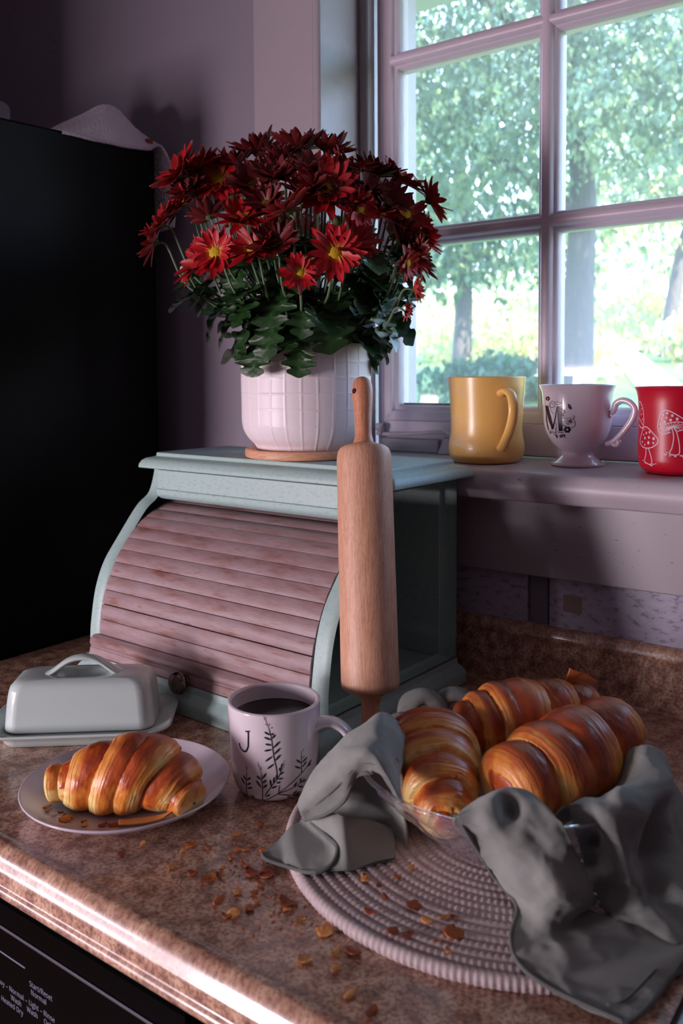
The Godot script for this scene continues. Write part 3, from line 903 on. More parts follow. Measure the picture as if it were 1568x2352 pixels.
# The layered roll of a croissant along the curve a, b, c.
func croissant_mesh(a: Vector3, b: Vector3, c: Vector3, rmax: float, o := {}) -> ArrayMesh:
	var nu := 230
	var nv := 88
	var bands: float = o.get("bands", 3.6)
	var tip0: float = o.get("tip0", 0.42)
	var tip1: float = o.get("tip1", 0.42)
	var peak: float = o.get("peak", 0.5)
	var tilt: float = o.get("tilt", 0.3)
	var base_y: float = o.get("base", -1.0)
	var pale: float = o.get("pale", 0.0)
	var phase: float = o.get("phase", 0.0)
	var slant: float = o.get("slant", 0.0)
	var p := PackedVector3Array()
	var col := PackedColorArray()
	fn.seed = o.get("seed", 3)
	fn.noise_type = FastNoiseLite.TYPE_SIMPLEX_SMOOTH
	fn.frequency = 1.0
	fn.fractal_octaves = 3
	var deep := lin(134, 48, 18)
	var brown := lin(190, 82, 30)
	var gold := lin(232, 144, 56)
	var cream := lin(248, 216, 140)
	var m := b * 2.0 - (a + c) * 0.5
	for i in nu:
		var s := float(i) / (nu - 1)
		var q := a * (1 - s) * (1 - s) + m * 2 * s * (1 - s) + c * s * s
		var t := ((m - a) * (1 - s) + (c - m) * s).normalized()
		var side := t.cross(Vector3.UP).normalized()
		var up := side.cross(t).normalized()
		var ext := rmax * 0.25
		q += t * (s - 0.5) * 2.0 * ext
		for j in nv:
			var th := TAU * j / nv
			var dir := side * cos(th) + up * sin(th)
			var nz := fn.get_noise_3d(q.x * 40.0 + dir.x * 1.2, q.y * 40.0 + dir.y * 1.2, q.z * 40.0 + dir.z * 1.2 + phase)
			var sl := s - slant * sin(th) * (1.0 - absf(s - 0.5) * 1.2)
			var d := (sl - peak) / (1.0 - peak) if sl > peak else (peak - sl) / peak
			var x := clampf(d + (s - 0.5) * tilt * cos(th + phase) * 0.5 * (1.0 - d) + 0.05 * tilt * sin(th * 1.0 + phase) + nz * 0.025, 0.0, 1.0)
			var tb := x * bands
			var k := floorf(tb)
			var f := tb - k
			var xe := lerpf(x, (k + 0.35) / bands, 0.55)
			var tip := tip1 if sl > peak else tip0
			var env := lerpf(1.0, tip, pow(xe, 1.25))
			# swelling inside a layer, a step down at its outer lip
			var roll := pow(sin(PI * clampf(0.12 + f * 0.80, 0.0, 1.0)), 0.6)
			var crease := sm(0.0, 0.07, f) if k > 0 else 1.0
			var r := rmax * env * (0.80 + 0.21 * roll) * (0.92 + 0.08 * crease)
			r *= sqrt(maxf(0.0, 1.0 - pow(absf(s - 0.5) * 2.0, 14.0)))
			# thin leaves of pastry near the lip
			var leafy := sm(0.45, 0.75, f)
			var fine := 1.6 * fn.get_noise_3d(f * 7.0, k * 9.1 + th * 0.35, s * 2.0)
			r += rmax * (0.011 * fine * (0.35 + leafy) + 0.03 * nz)
			var v := q + dir * r * (1.0 if absf(sin(th)) < 2 else 1.0)
			v += side * cos(th) * r * 0.10
			if v.y < base_y: v.y = base_y + (v.y - base_y) * 0.12
			p.append(v)
			var upness := 0.5 + 0.5 * sin(th)
			var bake := upness * 0.72 + roll * 0.36 - leafy * 0.34 + nz * 0.5 - pale * 0.35 - (1.0 - crease) * 0.6 - 0.08
			var cc := cream.lerp(gold, sm(-0.05, 0.34, bake))
			cc = cc.lerp(brown, sm(0.36, 0.70, bake))
			cc = cc.lerp(deep, sm(0.72, 1.05, bake) * 0.85)
			cc = cc.lerp(cream, leafy * 0.18 * (0.5 + 0.5 * fine))
			col.append(cc)
	return grid(p, nu, nv, false, true, {colors = col})

# ---------------------------------------------------------------- the bread box
func bread_box() -> void:
	var t := thing("bread_box", "worn sea-green wooden bread box with a pinkish slatted roll-top door", "bread box", Vector3(-0.544, 0, 0.311))
	t.basis = Basis(Vector3(0.99956, 0, 0.02967), Vector3.UP, Vector3(-0.02967, 0, 0.99956))
	var g: Material = mats.sea_green
	var base_c := Transform3D(Basis(), Vector3(-0.212, 0, -0.1525))
	put("base_board", rings([[0.01, 0.01, 0.002, 0.0], [0.2105, 0.151, 0.002, 0.0], [0.212, 0.1525, 0.003, 0.0015], [0.212, 0.1525, 0.003, 0.012], [0.2112, 0.1517, 0.003, 0.0165], [0.208, 0.1485, 0.003, 0.0215], [0.2045, 0.145, 0.003, 0.0255], [0.2035, 0.144, 0.003, 0.0270], [0.2032, 0.1437, 0.003, 0.0330], [0.202, 0.1425, 0.003, 0.0342], [0.01, 0.01, 0.002, 0.0342]], 40), g, t, base_c)
	var top_c := Transform3D(Basis(), Vector3(-0.2125, 0, -0.2115))
	put("top_board", rings([[0.01, 0.01, 0.002, 0.2722], [0.223, 0.0885, 0.002, 0.2722], [0.2245, 0.0895, 0.002, 0.2735], [0.2240, 0.0893, 0.003, 0.2775], [0.2215, 0.0870, 0.003, 0.2825], [0.2170, 0.0825, 0.003, 0.2862], [0.2090, 0.0745, 0.003, 0.2880], [0.2070, 0.0725, 0.003, 0.2885], [0.2062, 0.0717, 0.003, 0.2895], [0.2060, 0.0715, 0.003, 0.2930], [0.2048, 0.0705, 0.003, 0.2942], [0.01, 0.01, 0.002, 0.2942]], 40), g, t, top_c)
	var prof := spline2([[-0.132, 0.2722], [-0.121, 0.240], [-0.098, 0.222], [-0.064, 0.182], [-0.041, 0.152], [-0.027, 0.118], [-0.0195, 0.078], [-0.0175, 0.055], [-0.0185, 0.034]], 6)
	prof.append(Vector2(-0.292, 0.034))
	prof.append(Vector2(-0.292, 0.2722))
	put("side_panel", prism(prof, -0.0300, -0.0060, 0.0065), g, t)
	put("side_panel", prism(prof, -0.4180, -0.3960, 0.0065), g, t)
	put("back_panel", box(Vector3(-0.396, 0.034, -0.291), Vector3(-0.028, 0.2722, -0.282), 0.001), g, t)
	put("pelmet_board", prism(rounded([[-0.142, 0.2715], [-0.1235, 0.2715, 0.001], [-0.1235, 0.2450, 0.0008], [-0.1212, 0.2442, 0.0008], [-0.1222, 0.2360, 0.003], [-0.1300, 0.2295, 0.005], [-0.142, 0.2290]], 0.001, 4), -0.3965, -0.0275, 0.001), g, t)
	# slats of the roll-top
	var curve := [[-0.176, 0.2300], [-0.144, 0.2240], [-0.1205, 0.2165], [-0.1010, 0.2085], [-0.0850, 0.1965], [-0.0708, 0.1832], [-0.0584, 0.1688], [-0.0478, 0.1532], [-0.0388, 0.1362], [-0.0314, 0.1186], [-0.0258, 0.1002], [-0.0224, 0.0808], [-0.0212, 0.0606]]
	for k in curve.size() - 1:
		var a := Vector2(curve[k][0], curve[k][1])
		var b := Vector2(curve[k + 1][0], curve[k + 1][1])
		var d := (b - a).normalized()
		var n := Vector2(-d.y, d.x)
		if n.x < 0: n = -n
		var gap := 0.0011 if k == 9 else 0.0004
		var aa := a + d * 0.0004
		var bb := b - d * gap
		var bow := 0.0006
		var poly := PackedVector2Array([aa - n * 0.007, aa - n * 0.0004, aa + d * 0.0006, aa.lerp(bb, 0.5) + n * bow, bb - d * 0.0006, bb - n * 0.0004, bb - n * 0.007])
		put("slat", prism(poly, -0.3957, -0.0303, 0.0), mats.washed_pink, t)
	var rail := put("door_rail", prism(rounded([[-0.032, 0.0605], [-0.0185, 0.0605, 0.0005], [-0.0120, 0.0565, 0.003], [-0.0102, 0.0505, 0.003], [-0.0125, 0.0468, 0.001], [-0.0125, 0.0452, 0.0006], [-0.0112, 0.0440, 0.001], [-0.0092, 0.0350, 0.001], [-0.032, 0.0345]], 0.001, 4), -0.4045, -0.0200, 0.001), mats.washed_pink, t)
	put("knob", lathe(rounded([[0, -0.002], [0.0068, -0.002, 0.001], [0.0066, 0.0005, 0.001], [0.0058, 0.002, 0.002], [0.0062, 0.004, 0.002], [0.0120, 0.0062, 0.003], [0.0146, 0.0112, 0.004], [0.0122, 0.0167, 0.004], [0.0095, 0.0174, 0.001], [0.0060, 0.0188, 0.002], [0, 0.0194]], 0.001, 5), 40), mats.nickel, rail, Transform3D(Basis(Vector3.RIGHT, PI / 2), Vector3(-0.215, 0.0395, -0.010)))

# ---------------------------------------------------------------- rolling pin
func rolling_pin() -> void:
	var lo := Vector3(-0.4870, 0.0, 0.2955)
	var hi := Vector3(-0.5625, 0.392, 0.2035)
	var ax := (hi - lo).normalized()
	var sx := ax.cross(Vector3(0.594, 0.05, 0.803)).normalized()
	var t := thing("rolling_pin", "pale wooden rolling pin standing upright against the bread box", "rolling pin", lo + Vector3(0, 0.004, 0))
	t.basis = Basis(sx, ax, sx.cross(ax))
	var len := lo.distance_to(hi)
	var b0 := 0.0735
	var b1 := len - 0.075
	put("barrel", lathe(rounded([[0.006, b0], [0.0215, b0, 0.002], [0.0300, b0 + 0.006, 0.006], [0.0303, b0 + 0.013, 0.004], [0.0303, b1 - 0.014, 0.006], [0.0285, b1 - 0.004, 0.006], [0.022, b1, 0.006], [0.006, b1 + 0.0005]], 0.003, 6), 72), mats.beech, t)
	var h := [[0.0105, 0.0], [0.0112, 0.004], [0.0095, 0.012], [0.0094, 0.022], [0.0098, 0.036], [0.0110, 0.050], [0.0116, 0.060], [0.0110, 0.069], [0.0085, 0.0755], [0.0045, 0.0788], [0.0, 0.0798]]
	for s in 2:
		var at := Transform3D(Basis(), Vector3(0, b1, 0)) if s == 0 else Transform3D(Basis(Vector3.RIGHT, PI), Vector3(0, b0, 0))
		var hd := put("handle", lathe(spline2(h, 6), 40), mats.beech_dark, t, at)
		put("collar", lathe(rounded([[0.009, -0.001], [0.0150, -0.001, 0.001], [0.0145, 0.0025, 0.001], [0.009, 0.003]], 0.001), 40), mats.beech_dark, hd)
		if s == 0:   # the hanging hole, a disc painted as its shade, near the tip at left
			put("hole", lathe(rounded([[0, 0.0008], [0.0022, 0.0006], [0.0028, 0.0013, 0.0004], [0.0031, 0.0009], [0.0031, -0.001]], 0.0003), 20), mats.hole_shade, hd, Transform3D(Basis(Vector3(0, 1, 0), Vector3(-0.80, 0, 0.60), Vector3(0.60, 0, 0.80)), Vector3(-0.0088, 0.0615, 0.0066)))

# ---------------------------------------------------------------- mugs
func lay_on(r_of: Callable, ang0: float) -> Callable:   # (right, up) metres -> point and normal on a turned body
	return func(v: Vector2):
		var r: float = r_of.call(v.y)
		var a := ang0 - v.x / r
		var sl: float = (r_of.call(v.y + 0.001) - r_of.call(v.y - 0.001)) / 0.002
		return [Vector3(r * cos(a), v.y, r * sin(a)), Vector3(cos(a), -sl, sin(a)).normalized()]

func r_from(prof: PackedVector2Array) -> Callable:
	return func(y):
		for k in prof.size() - 1:
			if prof[k + 1].y > prof[k].y and y <= prof[k + 1].y and y >= prof[k].y and prof[k].x > 0.012:
				return lerpf(prof[k].x, prof[k + 1].x, (y - prof[k].y) / (prof[k + 1].y - prof[k].y))
		return prof[prof.size() - 1].x

func strap(dir: float, pts: Array, wide: Callable, thick: Callable) -> ArrayMesh:   # a handle in the upright plane at angle dir; pts are (out, up)
	var path := []
	for q in pts: path.append(Vector3(cos(dir) * q[0], q[1], sin(dir) * q[0]))
	var up := Vector3(-sin(dir), 0, cos(dir))
	return tube(spline3(path, 8), func(t, a): return Vector2(cos(a) * thick.call(t), sin(a) * wide.call(t)), 18, up)

func inside_of(outer: PackedVector2Array, wall: float, floor_y: float) -> PackedVector2Array:
	var p := outer.duplicate()
	var top := outer[outer.size() - 1]
	p.append(top + Vector2(-wall * 0.3, wall * 0.28))
	p.append(top + Vector2(-wall * 0.7, wall * 0.22))
	for k in range(outer.size() - 1, 0, -1):
		if outer[k].y > floor_y and outer[k].y < top.y - 0.0005 and outer[k].x > wall * 2:
			p.append(outer[k] - Vector2(wall, 0))
	p.append(Vector2(maxf(p[p.size() - 1].x * 0.8, 0.004), floor_y))
	p.append(Vector2(0, floor_y))
	return p

func coffee_mug() -> void:
	var at := Vector3(-0.547, 0.0, 0.377)
	var ang := atan2(EYE.z - at.z, EYE.x - at.x)
	var t := thing("coffee_mug", "white mug of black coffee with a letter J and painted ferns", "mug", at)
	var outer := spline2([[0.0, 0.0006], [0.024, 0.0004], [0.029, 0.0012], [0.0360, 0.0062], [0.0398, 0.0145], [0.0416, 0.026], [0.0430, 0.045], [0.0442, 0.068], [0.0450, 0.085], [0.0449, 0.0885]], 8)
	put("mug_body", lathe(inside_of(outer, 0.0042, 0.008), 84), mats.china_white, t)
	var cof := PackedVector2Array([Vector2(0, 0.0735), Vector2(0.036, 0.0735), Vector2(0.0398, 0.0736), Vector2(0.0404, 0.0741)])
	put("coffee", lathe(cof, 60, null, {flip = false}), mats.coffee, t)
	put("handle", strap(ang - 1.33, [[0.040, 0.0655], [0.050, 0.0690], [0.060, 0.0685], [0.071, 0.0610], [0.0775, 0.047], [0.0765, 0.033], [0.069, 0.0205], [0.057, 0.0135], [0.041, 0.0145]], func(t): return lerpf(0.0098, 0.0080, t) + 0.003 * pow(absf(t - 0.5) * 2.0, 6.0), func(t): return 0.0046 + 0.003 * pow(absf(t - 0.5) * 2.0, 8.0)), mats.china_white, t)
	var lay := lay_on(r_from(outer), ang)
	# marks are read off in the units of a close-up of the mug: 652 units to the radius
	var m := func(x: float, y: float) -> Vector2:
		var s := clampf((x - 740.0) / 652.0, -0.99, 0.99)
		var phi := asin(s)
		return Vector2(phi * 0.0437, (1.0 - (y + (1.0 - cos(phi)) * 235.0 - 282.0) / 1317.0) * 0.09)
	var line := func(a: Array) -> PackedVector2Array:
		var p := []
		for q in a: p.append(m.call(q[0], q[1]))
		return curve2(p, 5)
	var js := []
	js.append([line.call([[345, 494], [376, 500], [408, 496]]), 0.0014])
	js.append([line.call([[384, 498], [386, 560], [384, 640], [380, 715], [350, 778], [312, 778], [275, 735], [258, 690], [260, 664]]), 0.0016])
	put("letter_mark", ink(js, lay), mats.black_ink, t)
	var ferns := []
	var pale := []
	var leaf := func(list: Array, x0: float, y0: float, x1: float, y1: float, w: float):
		var a: Vector2 = m.call(x0, y0)
		var b: Vector2 = m.call(x1, y1)
		var d := b - a
		var n := Vector2(-d.y, d.x).normalized() * w * 0.5
		list.append([PackedVector2Array([a, a + d * 0.25 + n * 0.7, a + d * 0.6 + n, a + d * 0.88 + n * 0.6, b, a + d * 0.88 - n * 0.6, a + d * 0.6 - n, a + d * 0.25 - n * 0.7]), 0.0])
	for s in [[[530, 1560], [640, 1500], [790, 1400], [960, 1270], [1110, 1140], [1250, 980]], [[570, 1540], [572, 1380], [572, 1250], [560, 1120]], [[340, 1520], [342, 1350], [346, 1180], [350, 1100]], [[600, 1440], [660, 1340], [730, 1240], [790, 1170], [840, 1040]], [[780, 1170], [765, 1030], [735, 880], [712, 700], [700, 600], [670, 470]], [[790, 1400], [900, 1370], [1000, 1330], [1110, 1270], [1160, 1210]], [[790, 1415], [900, 1440], [1000, 1470], [1060, 1505]], [[790, 1400], [800, 1330], [805, 1280]], [[1122, 1120], [1118, 1000], [1118, 860]], [[530, 1560], [470, 1540], [440, 1490], [400, 1430]]]:
		ferns.append([line.call(s), 0.0010, 0.0007])
	for s in [[[570, 1130], [540, 1040], [512, 930]], [[350, 1110], [352, 1040], [345, 960]], [[670, 480], [630, 360], [590, 270]], [[1118, 870], [1128, 820], [1165, 765]], [[845, 1040], [860, 980], [872, 920]]]:
		pale.append([line.call(s), 0.0008, 0.0005])
	for q in [[690, 560, 605, 508], [705, 628, 600, 582], [708, 700, 615, 680], [715, 760, 600, 778], [722, 850, 612, 930], [740, 960, 640, 1036], [700, 560, 730, 532], [708, 612, 758, 550], [718, 748, 820, 648], [728, 840, 825, 742], [742, 930, 826, 836], [560, 1190, 492, 1130], [562, 1310, 480, 1195], [565, 1185, 628, 1095], [575, 1240, 632, 1190], [578, 1310, 640, 1262], [342, 1200, 300, 1130], [336, 1280, 262, 1160], [350, 1200, 412, 1160], [352, 1270, 412, 1240], [352, 1330, 436, 1305], [690, 1300, 680, 1185], [725, 1250, 735, 1150], [770, 1200, 765, 1120], [690, 1320, 775, 1285], [760, 1245, 825, 1230], [790, 1190, 855, 1175], [800, 1130, 865, 1085], [815, 1080, 812, 1020], [830, 1050, 850, 960], [1118, 985, 1040, 925], [1115, 1060, 1020, 1020], [1122, 980, 1205, 905], [1125, 1050, 1195, 962], [1190, 1060, 1270, 950], [1200, 1040, 1262, 1010], [1005, 1330, 1052, 1255], [1100, 1280, 1110, 1200], [1060, 1320, 1150, 1345], [1120, 1265, 1190, 1240], [905, 1465, 990, 1515], [980, 1460, 1110, 1470], [985, 1455, 1060, 1385], [1010, 1470, 1108, 1410], [610, 1460, 680, 1410], [440, 1490, 400, 1450], [450, 1510, 430, 1440]]:
		leaf.call(ferns, q[0], q[1], q[2], q[3], 0.0021)
	for q in [[620, 350, 600, 310], [610, 330, 640, 310], [650, 430, 620, 390], [660, 430, 680, 395], [700, 470, 712, 440], [545, 1040, 510, 960], [550, 1050, 560, 1000], [350, 1060, 370, 1000], [1125, 920, 1165, 880]]:
		leaf.call(pale, q[0], q[1], q[2], q[3], 0.0012)
	put("fern_print", ink(ferns, lay), mats.fern_ink, t)
	put("fern_print", ink(pale, lay), mats.fern_pale, t)

func sill_mugs() -> void:
	# yellow, speckled, waisted, with a butterfly
	var y0 := 0.2822
	var at := Vector3(-0.5556, y0, -0.0865)
	var ang := atan2(EYE.z - at.z, EYE.x - at.x)
	var t := thing("yellow_mug", "speckled yellow mug with a butterfly, leftmost mug on the window sill", "mug", at, "mugs on the window sill")
	var outer := spline2([[0.0, 0.001], [0.040, 0.0006], [0.0455, 0.002], [0.0505, 0.008], [0.0522, 0.017], [0.0516, 0.027], [0.0495, 0.038], [0.0490, 0.055], [0.0505, 0.080], [0.0525, 0.105], [0.0533, 0.117]], 8)
	put("mug_body", lathe(inside_of(outer, 0.0035, 0.01), 84), mats.yellow_glaze, t)
	put("handle", strap(ang - 0.42, [[0.046, 0.0935], [0.054, 0.0975], [0.066, 0.0985], [0.078, 0.0930], [0.084, 0.080], [0.0825, 0.065], [0.073, 0.047], [0.062, 0.034], [0.053, 0.024], [0.046, 0.020]], func(t): return 0.0068 + 0.0030 * pow(absf(t - 0.5) * 2.0, 4.0), func(t): return 0.0046 + 0.0022 * pow(absf(t - 0.5) * 2.0, 6.0)), mats.yellow_glaze, t)
	var ro := r_from(outer)
	var lay := lay_on(ro, ang)
	# units of a close-up: 590 to the radius, base at 1490, rim at 95
	var m := func(x: float, y: float) -> Vector2: return Vector2(asin(clampf((x - 790.0) / 596.0, -0.99, 0.99)) * 0.0505, (1490.0 - y) / 1395.0 * 0.1175)
	var line := func(a: Array) -> PackedVector2Array:
		var p := []
		for q in a: p.append(m.call(q[0], q[1]))
		return curve2(p, 5)
	var s := []
	s.append([line.call([[262, 1195], [225, 1000], [228, 850], [250, 750], [340, 722], [420, 800], [465, 880], [465, 960], [420, 1050], [330, 1120], [262, 1195]]), 0.0009])
	s.append([line.call([[262, 1195], [350, 1110], [450, 1078], [530, 1100], [565, 1170], [600, 1215], [580, 1258], [480, 1250], [380, 1215], [262, 1195]]), 0.0009])
	for q in [[250, 800], [275, 770], [310, 750], [345, 745], [380, 780], [415, 830], [440, 900], [440, 970], [400, 1040]]:
		s.append([line.call([[262, 1190], [lerpf(262, q[0], 0.5) - 6, lerpf(1190, q[1], 0.5)], q]), 0.0005])
	for q in [[450, 1090], [510, 1110], [540, 1150], [560, 1190], [570, 1225], [520, 1240], [450, 1235]]:
		s.append([line.call([[300, 1190], [lerpf(290, q[0], 0.5), lerpf(1190, q[1], 0.5) - 8], q]), 0.0005])
	s.append([line.call([[216, 560], [262, 560], [270, 590], [250, 640], [216, 665]]), 0.0007])
	put("butterfly_print", ink(s, lay), mats.wax_white, t)
	var word := "sunshine"
	for k in word.length():
		var c := word[k]
		var u := float(k) - 3.0
		var px := [196.0, 200.0, 208.0, 222.0, 262.0, 315.0, 365.0, 420.0]
		var py := [262.0, 242.0, 232.0, 235.0, 258.0, 296.0, 335.0, 385.0]
		# the letters left of the mug's edge carry on round the body
		var o: Vector2 = m.call(px[k], py[k]) if k > 2 else m.call(222.0, 238.0) - Vector2(0.0085 * (3 - k), 0.0012 * (3 - k))
		if k > 3: o.x += 0.0006 * (k - 3)
		var tilt := -0.10 * u - 0.05
		put("printed_letter", letters(c, 0.0115, func(v): return lay.call(o + v.rotated(clampf(tilt, -0.6, 0.2)))), mats.wax_white, t)

	# white, footed, with a flowered letter
	at = Vector3(-0.430, y0, -0.1009)
	ang = atan2(EYE.z - at.z, EYE.x - at.x)
	t = thing("white_mug", "white footed mug with an ornate black letter M, middle mug on the window sill", "mug", at, "mugs on the window sill")
	outer = spline2([[0.0, 0.002], [0.030, 0.0006], [0.0335, 0.0012], [0.0332, 0.004], [0.0275, 0.0085], [0.0215, 0.0135], [0.0205, 0.0175], [0.0225, 0.0205], [0.0300, 0.0275], [0.0380, 0.0385], [0.0428, 0.0520], [0.0444, 0.0680], [0.0452, 0.0860], [0.0466, 0.0980], [0.0492, 0.1050], [0.0496, 0.1062]], 8)
	put("mug_body", lathe(inside_of(outer, 0.0032, 0.024), 84), mats.mug_white, t)
	var hd := ang - 1.15
	put("handle", strap(hd, [[0.042, 0.0700], [0.047, 0.0715], [0.0500, 0.0760], [0.0520, 0.0825], [0.060, 0.0865], [0.070, 0.0840], [0.0765, 0.0760], [0.0740, 0.0640], [0.0660, 0.0520], [0.0560, 0.0400], [0.0480, 0.0330], [0.0390, 0.0300]], func(t): return 0.0034 + 0.0016 * sin(t * PI), func(t): return 0.0034 + 0.001 * sin(t * PI)), mats.mug_white, t)
	put("handle_scroll", strap(hd, [[0.0455, 0.0735], [0.0430, 0.0710], [0.0440, 0.0680], [0.0475, 0.0675]], func(_t): return 0.0040, func(_t): return 0.0036), mats.mug_white, t)
	put("handle_scroll", strap(hd, [[0.052, 0.0370], [0.0560, 0.0330], [0.0535, 0.0295], [0.0490, 0.0300], [0.0480, 0.0330]], func(_t): return 0.0036, func(_t): return 0.0032), mats.mug_white, t)
	lay = lay_on(r_from(outer), ang)
	m = func(x: float, y: float) -> Vector2: return Vector2(asin(clampf((x - 905.0) / 690.0, -0.985, 0.985)) * 0.0445, (1690.0 - y) / 1625.0 * 0.1062)
	line = func(a: Array) -> PackedVector2Array:
		var p := []
		for q in a: p.append(m.call(q[0], q[1]))
		return curve2(p, 5)
	s = []
	var fill := func(a: Array):
		var p := PackedVector2Array()
		for q in a: p.append(m.call(q[0], q[1]))
		s.append([p, 0.0])
	# the letter: a heavy right stem, a thin left stem and the two strokes of the V, each with an outline
	fill.call([[504, 492], [574, 490], [592, 720], [616, 964], [544, 966], [524, 720]])
	fill.call([[276, 472], [330, 472], [392, 690], [440, 880], [436, 935], [406, 935], [330, 690]])
	fill.call([[440, 935], [422, 900], [470, 680], [500, 500], [514, 520], [490, 700]])
	fill.call([[280, 500], [296, 560], [312, 760], [340, 960], [318, 962], [296, 780]])
	s.append([line.call([[496, 488], [555, 482], [612, 486]]), 0.0010])
	s.append([line.call([[520, 985], [580, 990], [640, 986]]), 0.0010])
	s.append([line.call([[640, 975], [612, 880], [598, 700], [588, 560]]), 0.0006])
	s.append([line.call([[470, 900], [500, 990], [420, 985], [380, 860], [300, 620], [275, 470]]), 0.0007])
	s.append([line.call([[285, 690], [300, 850], [330, 960], [400, 985]]), 0.0007])
	s.append([line.call([[478, 780], [500, 880], [480, 960]]), 0.0006])
	# scrolls
	for a in [[[340, 590], [350, 470], [400, 380], [455, 400], [460, 470], [420, 505], [375, 480], [380, 430], [415, 420], [430, 450]], [[370, 480], [395, 580], [440, 620]], [[475, 400], [520, 385], [590, 420], [600, 385]], [[480, 420], [530, 450], [580, 425]], [[610, 860], [640, 850], [700, 880], [780, 895], [850, 860], [862, 790], [820, 720], [760, 700], [700, 720]], [[820, 720], [845, 690], [835, 660], [815, 668]], [[690, 760], [720, 830], [780, 790], [830, 800]], [[700, 740], [740, 770], [720, 810]], [[590, 715], [650, 710], [690, 690]], [[400, 1000], [460, 1050], [510, 1060], [495, 1115]], [[540, 1050], [580, 1090], [640, 1060], [670, 1110]], [[560, 1100], [600, 1040], [650, 1020]], [[480, 960], [470, 1000], [520, 1030]]]:
		s.append([line.call(a), 0.0007])
	# flowers and leaves
	for f in [[330, 330, 46, 5], [712, 930, 68, 6], [632, 580, 44, 5], [770, 760, 34, 5], [600, 1060, 34, 5], [365, 1010, 26, 4]]:
		for k in f[3]:
			var a: float = TAU * k / f[3]
			var cx: float = f[0] + cos(a) * f[2] * 0.62
			var cy: float = f[1] + sin(a) * f[2] * 0.62
			var pts := []
			for i in 9: pts.append([cx + cos(TAU * i / 9.0) * f[2] * 0.42, cy + sin(TAU * i / 9.0) * f[2] * 0.42])
			fill.call(pts)
	fill.call([[715, 430], [745, 425], [775, 460], [798, 530], [760, 532], [725, 500]])
	fill.call([[590, 500], [630, 520], [600, 560], [575, 540]])
	fill.call([[600, 620], [650, 640], [640, 680], [605, 670]])
	fill.call([[640, 1040], [668, 1020], [672, 1060], [645, 1075]])
	fill.call([[470, 1020], [500, 1050], [520, 1100], [490, 1118]])
	put("letter_print", ink(s, lay), mats.black_ink, t)
	var dots := []
	for f in [[330, 340, 12], [712, 928, 18], [632, 578, 12]]:
		dots.append([oval(m.call(f[0], f[1]), f[2] * 0.00007, f[2] * 0.00007), 0.0])
	put("flower_eye_print", ink(dots, lay, 0.0005), mats.mug_white, t)

	# red, with white mushrooms, cut by the picture's edge
	at = Vector3(-0.2985, y0, -0.080)
	ang = atan2(EYE.z - at.z, EYE.x - at.x)
	t = thing("red_mug", "red mug with white outlined mushrooms, rightmost mug on the window sill", "mug", at, "mugs on the window sill")
	outer = spline2([[0.0, 0.001], [0.030, 0.0006], [0.0345, 0.0018], [0.0395, 0.0062], [0.0425, 0.0130], [0.0434, 0.0220], [0.0434, 0.0500], [0.0434, 0.0780], [0.0440, 0.0900], [0.0460, 0.0990], [0.0482, 0.1040]], 8)
	put("mug_body", lathe(inside_of(outer, 0.0034, 0.008), 84), mats.mug_red, t)
	put("handle", strap(ang - 1.75, [[0.040, 0.080], [0.055, 0.084], [0.070, 0.078], [0.077, 0.062], [0.072, 0.042], [0.058, 0.028], [0.040, 0.024]], func(_t): return 0.006, func(_t): return 0.004), mats.mug_red, t)
	lay = lay_on(r_from(outer), ang)
	m = func(x: float, y: float) -> Vector2: return Vector2(asin(clampf((x - 1075.0) / 780.0, -0.99, 0.99)) * 0.0434, (2190.0 - y) / 1995.0 * 0.1035)
	line = func(a: Array) -> PackedVector2Array:
		var p := []
		for q in a: p.append(m.call(q[0], q[1]))
		return curve2(p, 6)
	s = []
	s.append([line.call([[735, 1180], [715, 1060], [745, 860], [780, 750], [850, 700], [930, 712], [1040, 770], [1200, 880], [1280, 980], [1285, 1040], [1220, 1120], [1100, 1170]]), 0.0012])
	s.append([line.call([[735, 1180], [775, 1225], [860, 1230], [970, 1190]]), 0.0012])
	s.append([line.call([[745, 1120], [830, 1040], [960, 980], [1120, 955], [1270, 985]]), 0.0010])
	for q in [[770, 1200], [800, 1215], [850, 1220], [910, 1205], [760, 1150], [790, 1100], [850, 1050], [920, 1010], [990, 985], [1060, 970], [1140, 975], [1210, 1000], [1250, 1040], [1210, 1090], [1160, 1120], [1100, 1150]]:
		s.append([line.call([[990, 1080], [lerpf(990, q[0], 0.5), lerpf(1080, q[1], 0.5) - 6], q]), 0.0007])
	s.append([line.call([[985, 1085], [1015, 1180], [1030, 1330], [1000, 1540], [952, 1660], [1000, 1695], [1090, 1700], [1140, 1670], [1150, 1560], [1130, 1380], [1090, 1200], [1040, 1110]]), 0.0012])
	s.append([line.call([[480, 1585], [400, 1550], [355, 1460], [365, 1360], [395, 1220], [430, 1110], [490, 1098], [570, 1170], [690, 1310], [725, 1390], [690, 1480], [590, 1560], [480, 1585]]), 0.0012])
	s.append([line.call([[485, 1590], [480, 1740], [455, 1880], [500, 1930], [560, 1948], [602, 1915], [595, 1800], [560, 1670], [535, 1590]]), 0.0012])
	s.append([line.call([[318, 620], [330, 540], [352, 520], [395, 640], [425, 840], [425, 1040], [400, 1130], [360, 1110], [325, 1060]]), 0.0012])
	s.append([line.call([[312, 880], [360, 960], [410, 1060]]), 0.0010])
